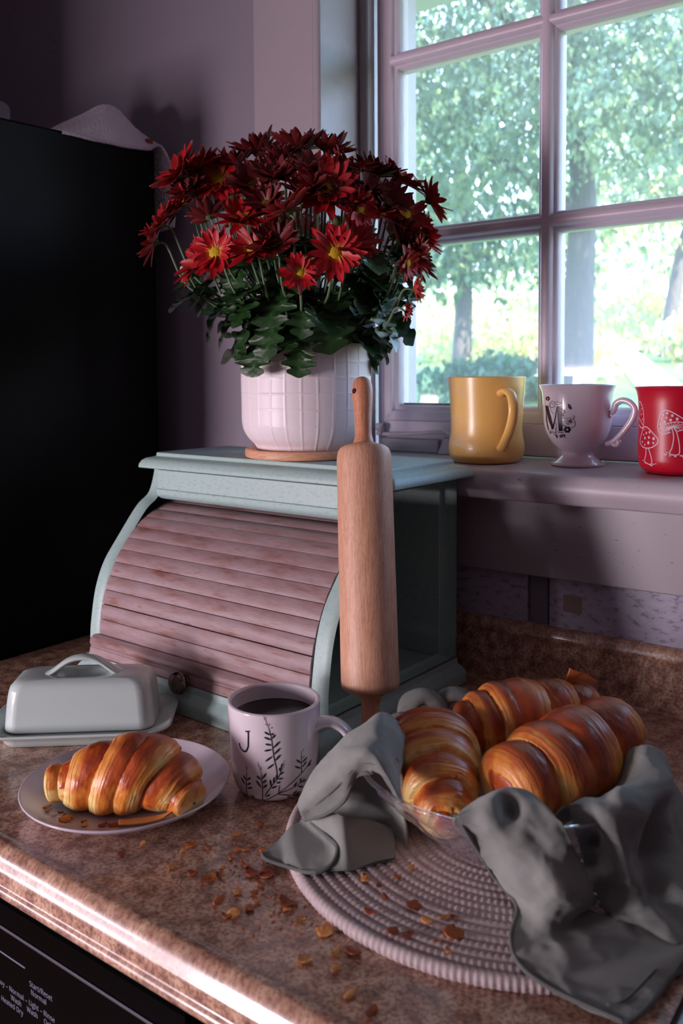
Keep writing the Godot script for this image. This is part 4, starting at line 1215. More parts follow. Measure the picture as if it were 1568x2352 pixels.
	for q in [[897, 762, 24], [817, 802, 24], [998, 818, 26], [797, 886, 20], [888, 866, 20], [966, 918, 28], [1095, 892, 30], [850, 966, 28], [770, 1012, 22], [450, 1160, 13], [485, 1235, 22], [552, 1210, 24], [430, 1278, 18], [458, 1355, 26], [540, 1332, 26], [635, 1350, 30], [405, 1448, 22], [530, 1456, 32], [630, 1452, 22], [458, 1508, 20], [375, 690, 16], [345, 740, 12], [372, 810, 18], [400, 930, 18], [355, 595, 10]]:
		s.append([oval(m.call(q[0], q[1]), q[2] * 0.000056, q[2] * 0.000064), 0.0])
	for q in [[870, 1695, 40, 16], [905, 1655, 18, 10], [963, 1722, 22, 12], [1068, 1735, 28, 14], [1188, 1715, 42, 16], [1232, 1750, 30, 12], [420, 1878, 20, 14], [465, 1925, 22, 12], [592, 1970, 34, 16], [635, 1938, 26, 12], [685, 1922, 20, 10], [340, 1815, 12, 10], [350, 1780, 8, 8]]:
		s.append([oval(m.call(q[0], q[1]), q[2] * 0.000056, q[3] * 0.000056, -0.1), 0.0])
	put("mushroom_print", ink(s, lay), mats.mug_print, t)

# ---------------------------------------------------------------- butter dish, plate
func butter_dish() -> void:
	var e1 := Vector3(0.76, 0, -0.65).normalized()
	var e2 := e1.cross(Vector3.UP)
	var t := thing("butter_dish", "pale celadon-white lidded butter dish in front of the bread box", "butter dish", Vector3(-0.7905, 0, 0.4245) - e2 * 0.034)
	t.basis = Basis(e1, Vector3.UP, e2)
	put("tray", rings([[0.004, 0.004, 0.004, 0.002], [0.076, 0.036, 0.014, 0.002], [0.079, 0.039, 0.016, 0.0], [0.082, 0.042, 0.018, 0.001], [0.0835, 0.0435, 0.019, 0.005], [0.0870, 0.0470, 0.022, 0.0105], [0.0985, 0.0565, 0.028, 0.0150], [0.1010, 0.0590, 0.030, 0.0165], [0.1018, 0.0598, 0.030, 0.0180], [0.1010, 0.0590, 0.030, 0.0192], [0.0985, 0.0570, 0.028, 0.0190], [0.0880, 0.0470, 0.022, 0.0150], [0.0800, 0.0400, 0.018, 0.0125], [0.004, 0.004, 0.004, 0.0125]], 72), mats.butter_white, t)
	var lid := put("lid", rings([[0.070, 0.028, 0.014, 0.0135], [0.0805, 0.0365, 0.016, 0.0135], [0.0818, 0.0376, 0.0165, 0.0145], [0.0818, 0.0376, 0.0165, 0.0165], [0.0795, 0.0356, 0.0165, 0.045], [0.0778, 0.0342, 0.0165, 0.056], [0.0760, 0.0328, 0.016, 0.0615], [0.0720, 0.0296, 0.015, 0.0656], [0.0660, 0.0250, 0.014, 0.0676], [0.0560, 0.0235, 0.018, 0.0686], [0.0440, 0.0205, 0.0205, 0.0690], [0.0310, 0.0175, 0.0175, 0.0682], [0.0270, 0.0155, 0.0155, 0.0655], [0.0200, 0.0110, 0.0110, 0.0610], [0.004, 0.003, 0.003, 0.0600]], 72), mats.butter_white, t)
	put("handle", tube(spline3([Vector3(-0.041, 0.066, 0), Vector3(-0.033, 0.0705, 0), Vector3(-0.016, 0.0820, 0), Vector3(0, 0.0855, 0), Vector3(0.016, 0.0820, 0), Vector3(0.033, 0.0705, 0), Vector3(0.041, 0.066, 0)], 8), func(t, a): return Vector2(cos(a) * (0.0080 + 0.005 * pow(absf(t - 0.5) * 2, 3)), sin(a) * 0.0034), 18), mats.butter_white, lid)

func plate_set() -> void:
	var at := Vector3(-0.647, 0, 0.476)
	var t := thing("plate", "round off-white plate with a low rim left of the coffee mug", "plate", at)
	put("plate_body", lathe(rounded([[0, 0.0012], [0.048, 0.0012, 0.001], [0.050, 0.0, 0.001], [0.054, 0.0, 0.001], [0.0565, 0.003, 0.002], [0.083, 0.0085, 0.01], [0.0960, 0.0168, 0.002], [0.0974, 0.0188, 0.001], [0.0960, 0.0198, 0.001], [0.0830, 0.0118, 0.008], [0.062, 0.0066, 0.01], [0, 0.0062]], 0.001, 5), 110), mats.plate_white, t)
	var c := put("croissant", croissant_mesh(Vector3(-0.668, 0.030, 0.529), Vector3(-0.622, 0.0385, 0.492), Vector3(-0.570, 0.026, 0.470), 0.0375, {bands = 2.4, tip0 = 0.46, tip1 = 0.44, peak = 0.50, seed = 5, base = 0.0085, tilt = 0.4, phase = 0.6, slant = 0.10, pale = 0.12}), mats.croissant)
	tag(c, "golden croissant alone on the plate beside the coffee mug", "croissant", "croissants")
	put("pastry_tip", croissant_mesh(Vector3(-0.578, 0.024, 0.473), Vector3(-0.569, 0.0245, 0.475), Vector3(-0.560, 0.023, 0.476), 0.0180, {bands = 1.0, tip0 = 0.9, tip1 = 0.7, seed = 15, base = 0.0085, pale = 0.25}), mats.croissant, c)
	put("pastry_tip", croissant_mesh(Vector3(-0.662, 0.031, 0.524), Vector3(-0.670, 0.031, 0.531), Vector3(-0.677, 0.030, 0.537), 0.0170, {bands = 1.0, tip0 = 0.95, tip1 = 0.9, seed = 18, base = 0.0085, pale = 1.2}), mats.croissant, c)

# ---------------------------------------------------------------- mat, bowl, towel, croissants
func mat_and_bowl() -> void:
	var m := thing("rope_placemat", "round pale braided rope placemat under the glass bowl", "placemat", Vector3(-0.321, 0, 0.330))
	fn.seed = 77
	fn.frequency = 180.0
	fn.fractal_octaves = 2
	var n_rings := 21
	for k in n_rings:
		var r := 0.1873 - k * 0.00885
		if r < 0.008: break
		var seg := maxi(40, int(TAU * r / 0.0013))
		var knots := maxi(6, int(TAU * r / 0.0050))
		var p := PackedVector3Array()
		var col := PackedColorArray()
		var cs := 12
		for i in seg:
			var a := TAU * i / seg
			for j in cs:
				var th := TAU * j / cs
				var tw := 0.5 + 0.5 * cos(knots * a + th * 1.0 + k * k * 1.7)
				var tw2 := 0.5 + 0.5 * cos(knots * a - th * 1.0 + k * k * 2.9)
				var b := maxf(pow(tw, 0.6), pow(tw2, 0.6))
				var rr := 0.0060 * (0.74 + 0.26 * b)
				var q := Vector3((r + cos(th) * rr * 1.02) * cos(a), 0.0042 + sin(th) * rr * 0.88, (r + cos(th) * rr * 1.02) * sin(a))
				p.append(q)
				var s := 0.74 + 0.26 * b + 0.22 * fn.get_noise_3dv(q)  # shade in the hollows between knots put into the strand colour
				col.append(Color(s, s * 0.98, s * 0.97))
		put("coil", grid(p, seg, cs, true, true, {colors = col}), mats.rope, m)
	# cut-glass bowl with slanting flutes
	var b := thing("glass_bowl", "swirled cut-glass bowl on the rope placemat lined with the towel", "bowl", Vector3(-0.316, 0.0092, 0.350))
	var o := [[0.0, 0.004], [0.030, 0.0035], [0.040, 0.001], [0.047, 0.0], [0.051, 0.0015], [0.0535, 0.006], [0.060, 0.0115], [0.075, 0.0240], [0.0895, 0.0375], [0.1035, 0.0510], [0.1145, 0.0625], [0.1215, 0.0710], [0.1240, 0.0735]]
	var prof := spline2(o, 5)
	var split := prof.size()
	prof.append(Vector2(0.1246, 0.0743))
	prof.append(Vector2(0.1238, 0.0751))
	prof.append(Vector2(0.1222, 0.0747))
	for k in range(o.size() - 1, 4, -1):
		prof.append(Vector2(o[k][0] - 0.0030, o[k][1] + 0.0020))
	prof.append(Vector2(0.030, 0.0085))
	prof.append(Vector2(0.0, 0.0085))
	put("bowl_body", lathe(prof, 360, func(r, y, a, k):
		if k > split or y < 0.004: return r
		var g := sm(0.004, 0.02, y) * (1.0 - sm(0.066, 0.0735, y))
		var w := absf(sin(15.0 * (a + y * 9.0)))
		var w2 := absf(sin(30.0 * (a + y * 9.0) + 0.5))
		return r + g * (0.0026 * w - 0.0013 + 0.0009 * w2)), mats.crystal, b)
	var list := [
		["plump croissant at the front left of the glass bowl, tip pointing at the viewer", Vector3(-0.398, 0.062, 0.338), Vector3(-0.369, 0.062, 0.372), Vector3(-0.335, 0.048, 0.412), 0.0425, {bands = 4.2, tip0 = 0.72, tip1 = 0.36, peak = 0.22, seed = 8, tilt = 0.35, pale = 0.42, phase = 0.3}],
		["large dark-glazed croissant at the right of the glass bowl, end raised over the rim", Vector3(-0.303, 0.064, 0.372), Vector3(-0.279, 0.074, 0.316), Vector3(-0.250, 0.093, 0.246), 0.0395, {bands = 2.1, tip0 = 0.78, tip1 = 0.55, peak = 0.50, seed = 11, tilt = 0.6, pale = -0.22, phase = 1.2}],
		["glazed croissant at the back of the glass bowl behind the two others", Vector3(-0.378, 0.074, 0.303), Vector3(-0.340, 0.081, 0.258), Vector3(-0.300, 0.084, 0.198), 0.0365, {bands = 3.0, tip0 = 0.6, tip1 = 0.45, peak = 0.38, seed = 14, tilt = 0.6, pale = -0.12, phase = 2.0}]]
	for q in list:
		var c := put("croissant", croissant_mesh(q[1], q[2], q[3], q[4], q[5]), mats.croissant)
		tag(c, q[0], "croissant", "croissants")
	# loose leaf of crust standing on the back croissant
	var lf := sheet([[Vector3(-0.320, 0.100, 0.215), Vector3(-0.314, 0.104, 0.210), Vector3(-0.305, 0.106, 0.205), Vector3(-0.295, 0.103, 0.200)], [Vector3(-0.318, 0.108, 0.212), Vector3(-0.311, 0.109, 0.207), Vector3(-0.303, 0.110, 0.202), Vector3(-0.293, 0.105, 0.197)], [Vector3(-0.315, 0.119, 0.210), Vector3(-0.309, 0.116, 0.206), Vector3(-0.301, 0.112, 0.199), Vector3(-0.291, 0.104, 0.194)]], 5, 0.0012, 0.003, 4)
	put("crust_flake", lf, mats.flake, get_node("croissant_003"))

func towel() -> void:
	var v := func(rows: Array) -> Array:
		var out := []
		for r in rows:
			var a := []
			for q in r: a.append(Vector3(q[0], q[1], q[2]))
			out.append(a)
		return out
	var front := [
		[[-0.318, 0.030, 0.395], [-0.300, 0.030, 0.385], [-0.285, 0.030, 0.375], [-0.270, 0.030, 0.370], [-0.262, 0.030, 0.365], [-0.255, 0.030, 0.36]],
		[[-0.312, 0.060, 0.440], [-0.296, 0.065, 0.422], [-0.280, 0.070, 0.412], [-0.266, 0.070, 0.402], [-0.255, 0.066, 0.403], [-0.247, 0.062, 0.403]],
		[[-0.2955, 0.0885, 0.4705], [-0.288, 0.095, 0.454], [-0.274, 0.100, 0.441], [-0.260, 0.100, 0.430], [-0.244, 0.097, 0.433], [-0.234, 0.092, 0.436]],
		[[-0.287, 0.075, 0.467], [-0.272, 0.088, 0.468], [-0.261, 0.092, 0.461], [-0.246, 0.090, 0.454], [-0.231, 0.085, 0.445], [-0.223, 0.080, 0.439]],
		[[-0.285, 0.050, 0.448], [-0.265, 0.065, 0.460], [-0.247, 0.072, 0.462], [-0.235, 0.070, 0.449], [-0.223, 0.065, 0.437], [-0.220, 0.055, 0.423]],
		[[-0.284, 0.025, 0.429], [-0.259, 0.042, 0.451], [-0.238, 0.050, 0.461], [-0.222, 0.050, 0.453], [-0.214, 0.042, 0.434], [-0.213, 0.030, 0.414]],
		[[-0.264, 0.014, 0.435], [-0.251, 0.020, 0.442], [-0.236, 0.027, 0.450], [-0.224, 0.026, 0.441], [-0.218, 0.020, 0.418], [-0.217, 0.015, 0.399]],
		[[-0.252, 0.0135, 0.470], [-0.242, 0.014, 0.466], [-0.233, 0.0145, 0.458], [-0.225, 0.0145, 0.446], [-0.221, 0.0135, 0.425], [-0.221, 0.0135, 0.406]],
		[[-0.235, 0.013, 0.491], [-0.223, 0.013, 0.487], [-0.212, 0.013, 0.471], [-0.199, 0.013, 0.449], [-0.188, 0.0125, 0.420], [-0.188, 0.0125, 0.401]],
		[[-0.208, 0.008, 0.494], [-0.197, 0.008, 0.486], [-0.187, 0.008, 0.467], [-0.178, 0.0075, 0.443], [-0.166, 0.007, 0.415], [-0.158, 0.007, 0.400]],
		[[-0.166, 0.0065, 0.493], [-0.161, 0.0065, 0.484], [-0.157, 0.0065, 0.463], [-0.155, 0.0065, 0.442], [-0.152, 0.0065, 0.422], [-0.150, 0.0065, 0.408]]]
	var right := [
		[[-0.285, 0.030, 0.353], [-0.275, 0.030, 0.340], [-0.266, 0.030, 0.320], [-0.262, 0.030, 0.300], [-0.262, 0.030, 0.285], [-0.270, 0.030, 0.275]],
		[[-0.250, 0.070, 0.400], [-0.240, 0.074, 0.388], [-0.230, 0.076, 0.368], [-0.224, 0.076, 0.345], [-0.222, 0.078, 0.315], [-0.236, 0.080, 0.285]],
		[[-0.236, 0.090, 0.414], [-0.225, 0.094, 0.411], [-0.211, 0.096, 0.402], [-0.202, 0.096, 0.382], [-0.199, 0.096, 0.340], [-0.220, 0.097, 0.295]],
		[[-0.231, 0.072, 0.408], [-0.216, 0.084, 0.414], [-0.201, 0.087, 0.412], [-0.189, 0.087, 0.387], [-0.186, 0.088, 0.333], [-0.203, 0.089, 0.286]],
		[[-0.232, 0.030, 0.384], [-0.221, 0.045, 0.385], [-0.199, 0.064, 0.403], [-0.194, 0.066, 0.370], [-0.190, 0.060, 0.311], [-0.206, 0.050, 0.246]],
		[[-0.221, 0.016, 0.389], [-0.214, 0.022, 0.383], [-0.193, 0.042, 0.402], [-0.194, 0.046, 0.365], [-0.187, 0.035, 0.298], [-0.198, 0.022, 0.221]],
		[[-0.215, 0.0145, 0.397], [-0.203, 0.017, 0.396], [-0.186, 0.026, 0.384], [-0.180, 0.032, 0.358], [-0.174, 0.022, 0.291], [-0.174, 0.014, 0.207]],
		[[-0.206, 0.0145, 0.404], [-0.189, 0.017, 0.408], [-0.171, 0.022, 0.399], [-0.160, 0.022, 0.364], [-0.152, 0.014, 0.303], [-0.152, 0.010, 0.217]],
		[[-0.199, 0.0145, 0.407], [-0.180, 0.0145, 0.409], [-0.157, 0.013, 0.407], [-0.147, 0.011, 0.372], [-0.142, 0.010, 0.325], [-0.140, 0.0075, 0.242]]]
	var arch := [
		[[-0.361, 0.066, 0.444], [-0.372, 0.078, 0.444], [-0.384, 0.085, 0.443], [-0.402, 0.076, 0.444], [-0.411, 0.055, 0.447], [-0.433, 0.036, 0.445], [-0.455, 0.024, 0.443]],
		[[-0.355, 0.070, 0.446], [-0.372, 0.090, 0.445], [-0.380, 0.101, 0.448], [-0.390, 0.101, 0.452], [-0.409, 0.086, 0.453], [-0.432, 0.060, 0.454], [-0.454, 0.036, 0.452]],
		[[-0.375, 0.078, 0.417], [-0.383, 0.100, 0.426], [-0.394, 0.106, 0.428], [-0.410, 0.100, 0.430], [-0.430, 0.085, 0.434], [-0.454, 0.060, 0.434], [-0.468, 0.036, 0.436]],
		[[-0.386, 0.078, 0.379], [-0.394, 0.102, 0.401], [-0.406, 0.109, 0.406], [-0.420, 0.102, 0.412], [-0.445, 0.082, 0.404], [-0.474, 0.050, 0.396], [-0.490, 0.020, 0.392]],
		[[-0.396, 0.072, 0.347], [-0.406, 0.096, 0.369], [-0.418, 0.106, 0.379], [-0.436, 0.092, 0.378], [-0.468, 0.060, 0.360], [-0.490, 0.030, 0.352], [-0.500, 0.014, 0.348]]]
	var corner := [
		[[-0.472, 0.006, 0.480], [-0.474, 0.007, 0.450], [-0.469, 0.014, 0.429], [-0.446, 0.028, 0.436], [-0.428, 0.036, 0.438], [-0.415, 0.036, 0.438], [-0.405, 0.028, 0.418], [-0.392, 0.018, 0.402]],
		[[-0.466, 0.006, 0.484], [-0.456, 0.007, 0.469], [-0.449, 0.010, 0.446], [-0.428, 0.014, 0.446], [-0.410, 0.025, 0.455], [-0.401, 0.027, 0.456], [-0.396, 0.018, 0.430], [-0.382, 0.0145, 0.416]],
		[[-0.462, 0.006, 0.485], [-0.442, 0.006, 0.483], [-0.416, 0.0125, 0.488], [-0.405, 0.0145, 0.478], [-0.395, 0.0155, 0.474], [-0.388, 0.0145, 0.468], [-0.380, 0.0140, 0.446], [-0.371, 0.0140, 0.432]]]
	var back := [
		[[-0.470, 0.040, 0.335], [-0.470, 0.040, 0.320], [-0.465, 0.040, 0.300], [-0.462, 0.040, 0.285], [-0.458, 0.040, 0.270], [-0.450, 0.040, 0.262], [-0.446, 0.040, 0.255], [-0.442, 0.040, 0.243], [-0.428, 0.040, 0.235], [-0.405, 0.040, 0.235]],
		[[-0.447, 0.064, 0.371], [-0.440, 0.076, 0.358], [-0.436, 0.078, 0.342], [-0.436, 0.078, 0.326], [-0.426, 0.078, 0.314], [-0.418, 0.078, 0.306], [-0.418, 0.078, 0.296], [-0.413, 0.078, 0.286], [-0.400, 0.078, 0.278], [-0.386, 0.078, 0.277]],
		[[-0.430, 0.066, 0.370], [-0.422, 0.076, 0.359], [-0.420, 0.078, 0.346], [-0.416, 0.078, 0.337], [-0.409, 0.078, 0.326], [-0.403, 0.078, 0.316], [-0.404, 0.078, 0.303], [-0.400, 0.078, 0.297], [-0.392, 0.078, 0.289], [-0.380, 0.078, 0.290]],
		[[-0.412, 0.055, 0.345], [-0.408, 0.055, 0.335], [-0.405, 0.055, 0.326], [-0.403, 0.055, 0.315], [-0.400, 0.055, 0.307], [-0.395, 0.055, 0.302], [-0.393, 0.055, 0.296], [-0.390, 0.055, 0.290], [-0.385, 0.055, 0.287], [-0.378, 0.055, 0.287]]]
	var inner := [
		[[-0.462, 0.040, 0.428], [-0.446, 0.056, 0.424], [-0.428, 0.074, 0.418], [-0.408, 0.090, 0.412], [-0.392, 0.092, 0.412], [-0.380, 0.086, 0.416]],
		[[-0.462, 0.026, 0.420], [-0.446, 0.036, 0.412], [-0.428, 0.045, 0.405], [-0.408, 0.052, 0.400], [-0.392, 0.053, 0.402], [-0.378, 0.048, 0.408]],
		[[-0.462, 0.013, 0.416], [-0.446, 0.013, 0.410], [-0.428, 0.013, 0.402], [-0.408, 0.013, 0.400], [-0.392, 0.013, 0.404], [-0.374, 0.013, 0.412]]]
	var list := [[sheet(v.call(front), 11, 0.0016, 0.0030, 21, 1.0, [[Vector3(-0.262, 0.097, 0.452), 0.0065, Vector3(-0.003, -0.013, -0.010), Vector3(0.15, -0.9, 0.4).normalized(), 2.2], [Vector3(-0.285, 0.092, 0.456), 0.006, Vector3(0, -0.006, -0.003), Vector3(0.7, 0, -0.7), 2.5], [Vector3(-0.242, 0.055, 0.462), 0.012, Vector3(0.002, 0.0, -0.006), Vector3(0.2, -0.9, 0.1).normalized(), 3.0], [Vector3(-0.215, 0.0125, 0.462), 0.010, Vector3(0, 0.005, 0), Vector3(0.7, 0, -0.7), 3.0]], true), Transform3D()], [sheet(v.call(right), 11, 0.0016, 0.0036, 22, 1.0, [[Vector3(-0.218, 0.062, 0.400), 0.009, Vector3(-0.014, -0.006, -0.020), Vector3(0.1, -0.95, 0.1).normalized(), 3.0], [Vector3(-0.192, 0.050, 0.350), 0.011, Vector3(-0.016, -0.004, -0.004), Vector3(0.1, -0.95, -0.1).normalized(), 2.6], [Vector3(-0.178, 0.030, 0.375), 0.012, Vector3(-0.010, -0.010, -0.006), Vector3(0.6, -0.4, 0.5).normalized(), 2.4], [Vector3(-0.205, 0.094, 0.392), 0.008, Vector3(0, 0.006, 0), Vector3(0.3, -0.3, 0.8).normalized(), 2.0]], true), Transform3D()], [sheet(v.call(arch), 10, 0.0022, 0.0024, 23, 1.0, [], true), Transform3D()], [sheet(v.call(corner), 10, 0.0018, 0.0014, 24, 1.0, [], true), Transform3D()], [sheet(v.call(back), 8, 0.0028, 0.0016, 25), Transform3D()], [sheet(v.call(inner), 8, 0.0018, 0.003, 26, 1.0, [], true), Transform3D()]]
	var roll := func(t, a): return Vector2(cos(a) * 0.0082, sin(a) * 0.0072) * (1.0 + 0.12 * sin(t * 9.0) + 0.1 * sin(a * 2.0 + t * 5.0))
	for path in [[Vector3(-0.435, 0.066, 0.318), Vector3(-0.434, 0.086, 0.315), Vector3(-0.428, 0.094, 0.312), Vector3(-0.420, 0.097, 0.305), Vector3(-0.413, 0.091, 0.299), Vector3(-0.406, 0.076, 0.296), Vector3(-0.404, 0.061, 0.295)], [Vector3(-0.414, 0.066, 0.291), Vector3(-0.411, 0.088, 0.287), Vector3(-0.403, 0.095, 0.281), Vector3(-0.394, 0.092, 0.274), Vector3(-0.388, 0.079, 0.271), Vector3(-0.385, 0.061, 0.270)], [Vector3(-0.447, 0.061, 0.362), Vector3(-0.439, 0.075, 0.353), Vector3(-0.428, 0.083, 0.342), Vector3(-0.420, 0.081, 0.335), Vector3(-0.416, 0.071, 0.332)]]:
		list.append([tube(spline3(path, 8), roll, 18), Transform3D()])
	var o := put("tea_towel", joined(list), mats.towel_cloth)
	tag(o, "grey-green woven tea towel lining the glass bowl and spilling over its rim", "tea towel")
	# folded and stitched hems along the free edges
	var hem := func(pts: Array, w: float, h: float):
		put("hem", tube(spline3(pts, 10), func(_t, a): return Vector2(cos(a) * w, sin(a) * h), 10), mats.towel_cloth, o)
	hem.call([Vector3(-0.2955, 0.0885, 0.4705), Vector3(-0.287, 0.075, 0.467), Vector3(-0.285, 0.050, 0.448), Vector3(-0.284, 0.025, 0.429), Vector3(-0.264, 0.014, 0.435), Vector3(-0.252, 0.0135, 0.470), Vector3(-0.235, 0.013, 0.491), Vector3(-0.208, 0.008, 0.494), Vector3(-0.166, 0.0065, 0.493)], 0.0016, 0.0016)
	hem.call([Vector3(-0.166, 0.0065, 0.493), Vector3(-0.161, 0.0065, 0.484), Vector3(-0.157, 0.0065, 0.463), Vector3(-0.155, 0.0065, 0.442), Vector3(-0.152, 0.0065, 0.422), Vector3(-0.150, 0.0065, 0.408)], 0.0016, 0.0016)
	hem.call([Vector3(-0.178, 0.0095, 0.4880), Vector3(-0.171, 0.0095, 0.4790), Vector3(-0.167, 0.0095, 0.4610), Vector3(-0.164, 0.0095, 0.4410), Vector3(-0.160, 0.0090, 0.4200)], 0.0009, 0.0010)
	hem.call([Vector3(-0.472, 0.006, 0.480), Vector3(-0.462, 0.006, 0.485), Vector3(-0.442, 0.006, 0.483), Vector3(-0.416, 0.0125, 0.488), Vector3(-0.405, 0.0145, 0.478)], 0.0015, 0.0015)
	hem.call([Vector3(-0.458, 0.015, 0.431), Vector3(-0.429, 0.017, 0.445), Vector3(-0.409, 0.021, 0.459), Vector3(-0.404, 0.016, 0.474), Vector3(-0.411, 0.0125, 0.487)], 0.0019, 0.0022)
	hem.call([Vector3(-0.378, 0.094, 0.4465), Vector3(-0.394, 0.091, 0.4495), Vector3(-0.4105, 0.072, 0.4515), Vector3(-0.4325, 0.050, 0.4505), Vector3(-0.4545, 0.031, 0.449)], 0.0012, 0.0010)
	hem.call([Vector3(-0.384, 0.085, 0.443), Vector3(-0.402, 0.076, 0.444), Vector3(-0.411, 0.055, 0.447), Vector3(-0.433, 0.036, 0.445), Vector3(-0.455, 0.024, 0.443)], 0.0022, 0.0018)

# ---------------------------------------------------------------- crumbs
func flakes() -> void:
	var shapes := []
	for k in 8:
		var p := PackedVector3Array()
		var nu := 9
		var nv := 12
		for i in nu:
			var th := PI * i / (nu - 1)
			for j in nv:
				var a := TAU * j / nv
				fn.seed = 100 + k
				fn.frequency = 2.0
				var d := Vector3(sin(th) * cos(a), cos(th), sin(th) * sin(a))
				var r := 1.0 + 0.75 * fn.get_noise_3dv(d * 1.7)
				var q := d * r
				q.y *= 0.11
				q.y += 0.28 * (q.x * q.x - 0.3) * (1.0 if k % 2 == 0 else 0.4)
				q.z *= 0.42 + 0.09 * k
				p.append(q)
		shapes.append(grid(p, nu, nv, false, true))
	var sets := [
		["pastry flake among the crumbs scattered on the brown worktop", "flakes on the worktop", 0.0014, [[-0.534, 0.5], [-0.52, 0.494], [-0.523, 0.533], [-0.488, 0.511], [-0.481, 0.494], [-0.448, 0.508], [-0.44, 0.515], [-0.434, 0.536], [-0.439, 0.547], [-0.414, 0.515], [-0.393, 0.503], [-0.371, 0.525], [-0.364, 0.557], [-0.342, 0.531], [-0.35, 0.540], [-0.480, 0.470], [-0.492, 0.478], [-0.572, 0.544], [-0.533, 0.511], [-0.569, 0.523], [-0.459, 0.544], [-0.489, 0.455], [-0.515, 0.464], [-0.51, 0.438], [-0.452, 0.495], [-0.432, 0.508], [-0.410, 0.520], [-0.487, 0.526], [-0.502, 0.529], [-0.393, 0.526], [-0.341, 0.552], [-0.319, 0.566], [-0.299, 0.571], [-0.441, 0.554], [-0.435, 0.527], [-0.445, 0.520], [-0.463, 0.501], [-0.475, 0.495], [-0.493, 0.495], [-0.456, 0.526], [-0.478, 0.519], [-0.497, 0.483]]],
		["pastry flake lying on the braided rope placemat", "flakes on the placemat", 0.0105, [[-0.355, 0.433], [-0.363, 0.468], [-0.357, 0.45], [-0.328, 0.474], [-0.324, 0.508], [-0.314, 0.504], [-0.303, 0.472], [-0.289, 0.485], [-0.282, 0.503], [-0.351, 0.477], [-0.35, 0.499], [-0.311, 0.483], [-0.294, 0.498], [-0.376, 0.467], [-0.297, 0.468]]],
		["pastry flake fallen on the plate in front of the croissant", "flakes on the plate", 0.0085, [[-0.669, 0.547], [-0.657, 0.549], [-0.643, 0.548], [-0.660, 0.540], [-0.631, 0.537], [-0.623, 0.543], [-0.611, 0.533], [-0.603, 0.527], [-0.600, 0.521], [-0.589, 0.513], [-0.677, 0.543], [-0.648, 0.541], [-0.586, 0.507]]]]
	var mm := [mats.flake, mats.flake_pale, mats.flake_dark]
	for s in sets:
		for q in s[3]:
			var big := rng.randf()
			var sc := lerpf(0.0028, 0.0068, big * big)
			var b := Basis(Vector3.UP, rng.randf() * TAU) * Basis(Vector3.RIGHT, rng.randf_range(-0.2, 0.2)) * Basis.from_scale(Vector3(sc, sc, sc))
			var tone := rng.randi() % 3
			var lift: float = 0.0
			if s[2] == 0.0085: lift = lerpf(-0.0012, 0.0040, smoothstep(0.055, 0.086, Vector2(q[0] + 0.647, q[1] - 0.476).length()))
			var o := put("pastry_flake", shapes[rng.randi() % 8], mm[tone], null, Transform3D(b, Vector3(q[0], s[2] + lift + sc * 0.12, q[1])))
			var word: String = ["golden brown ", "pale ", "dark brown "][tone]
			tag(o, word + s[0], "pastry flake", word + s[1])
	# the long curled sliver at the plate croissant's foot
	var sl := put("pastry_flake", sheet([[Vector3(-0.6020, 0.0128, 0.5220), Vector3(-0.5890, 0.0128, 0.5090), Vector3(-0.5780, 0.0137, 0.4970), Vector3(-0.5700, 0.0172, 0.4870)], [Vector3(-0.5980, 0.0132, 0.5260), Vector3(-0.5840, 0.0137, 0.5140), Vector3(-0.5730, 0.0152, 0.5000), Vector3(-0.5670, 0.0192, 0.4880)], [Vector3(-0.5940, 0.0130, 0.5280), Vector3(-0.5810, 0.0132, 0.5170), Vector3(-0.5700, 0.0147, 0.5030), Vector3(-0.5650, 0.0207, 0.4890)]], 6, 0.0009, 0.0008, 9), mats.flake_pale)
	tag(sl, "long curled sliver of crust at the foot of the plate's croissant", "pastry flake")
	# crumbs too fine to count
	var mesh: ArrayMesh = shapes[1]
	var many := MultiMesh.new()
	many.transform_format = MultiMesh.TRANSFORM_3D
	many.mesh = mesh
	var tr := []
	for k in 190:
		var f := rng.randf()
		var x := lerpf(-0.53, -0.39, f) + rng.randfn(0, 0.028)
		var z := lerpf(0.478, 0.520, f) + rng.randfn(0, 0.024)
		if Vector2(x + 0.321, z - 0.33).length() < 0.196 or z > 0.578 or Vector2(x + 0.547, z - 0.377).length() < 0.05 or Vector2(x + 0.647, z - 0.476).length() < 0.102: continue
		if Vector2(x + 0.44, z - 0.46).length() < 0.035: continue
		var sc := rng.randf_range(0.0006, 0.0017)
		tr.append(Transform3D(Basis(Vector3.UP, rng.randf() * TAU) * Basis.from_scale(Vector3(sc, sc * 1.6, sc)), Vector3(x, 0.0002 + sc * 0.3, z)))
	many.instance_count = tr.size()
	for k in tr.size(): many.set_instance_transform(k, tr[k])
	var mi := MultiMeshInstance3D.new()
	mi.name = "fine_crumbs"
	mi.multimesh = many
	mi.material_override = mats.flake
	add_child(mi)
	tag(mi, "dusting of fine pastry crumbs on the worktop before the mug", "crumbs", "", "stuff")

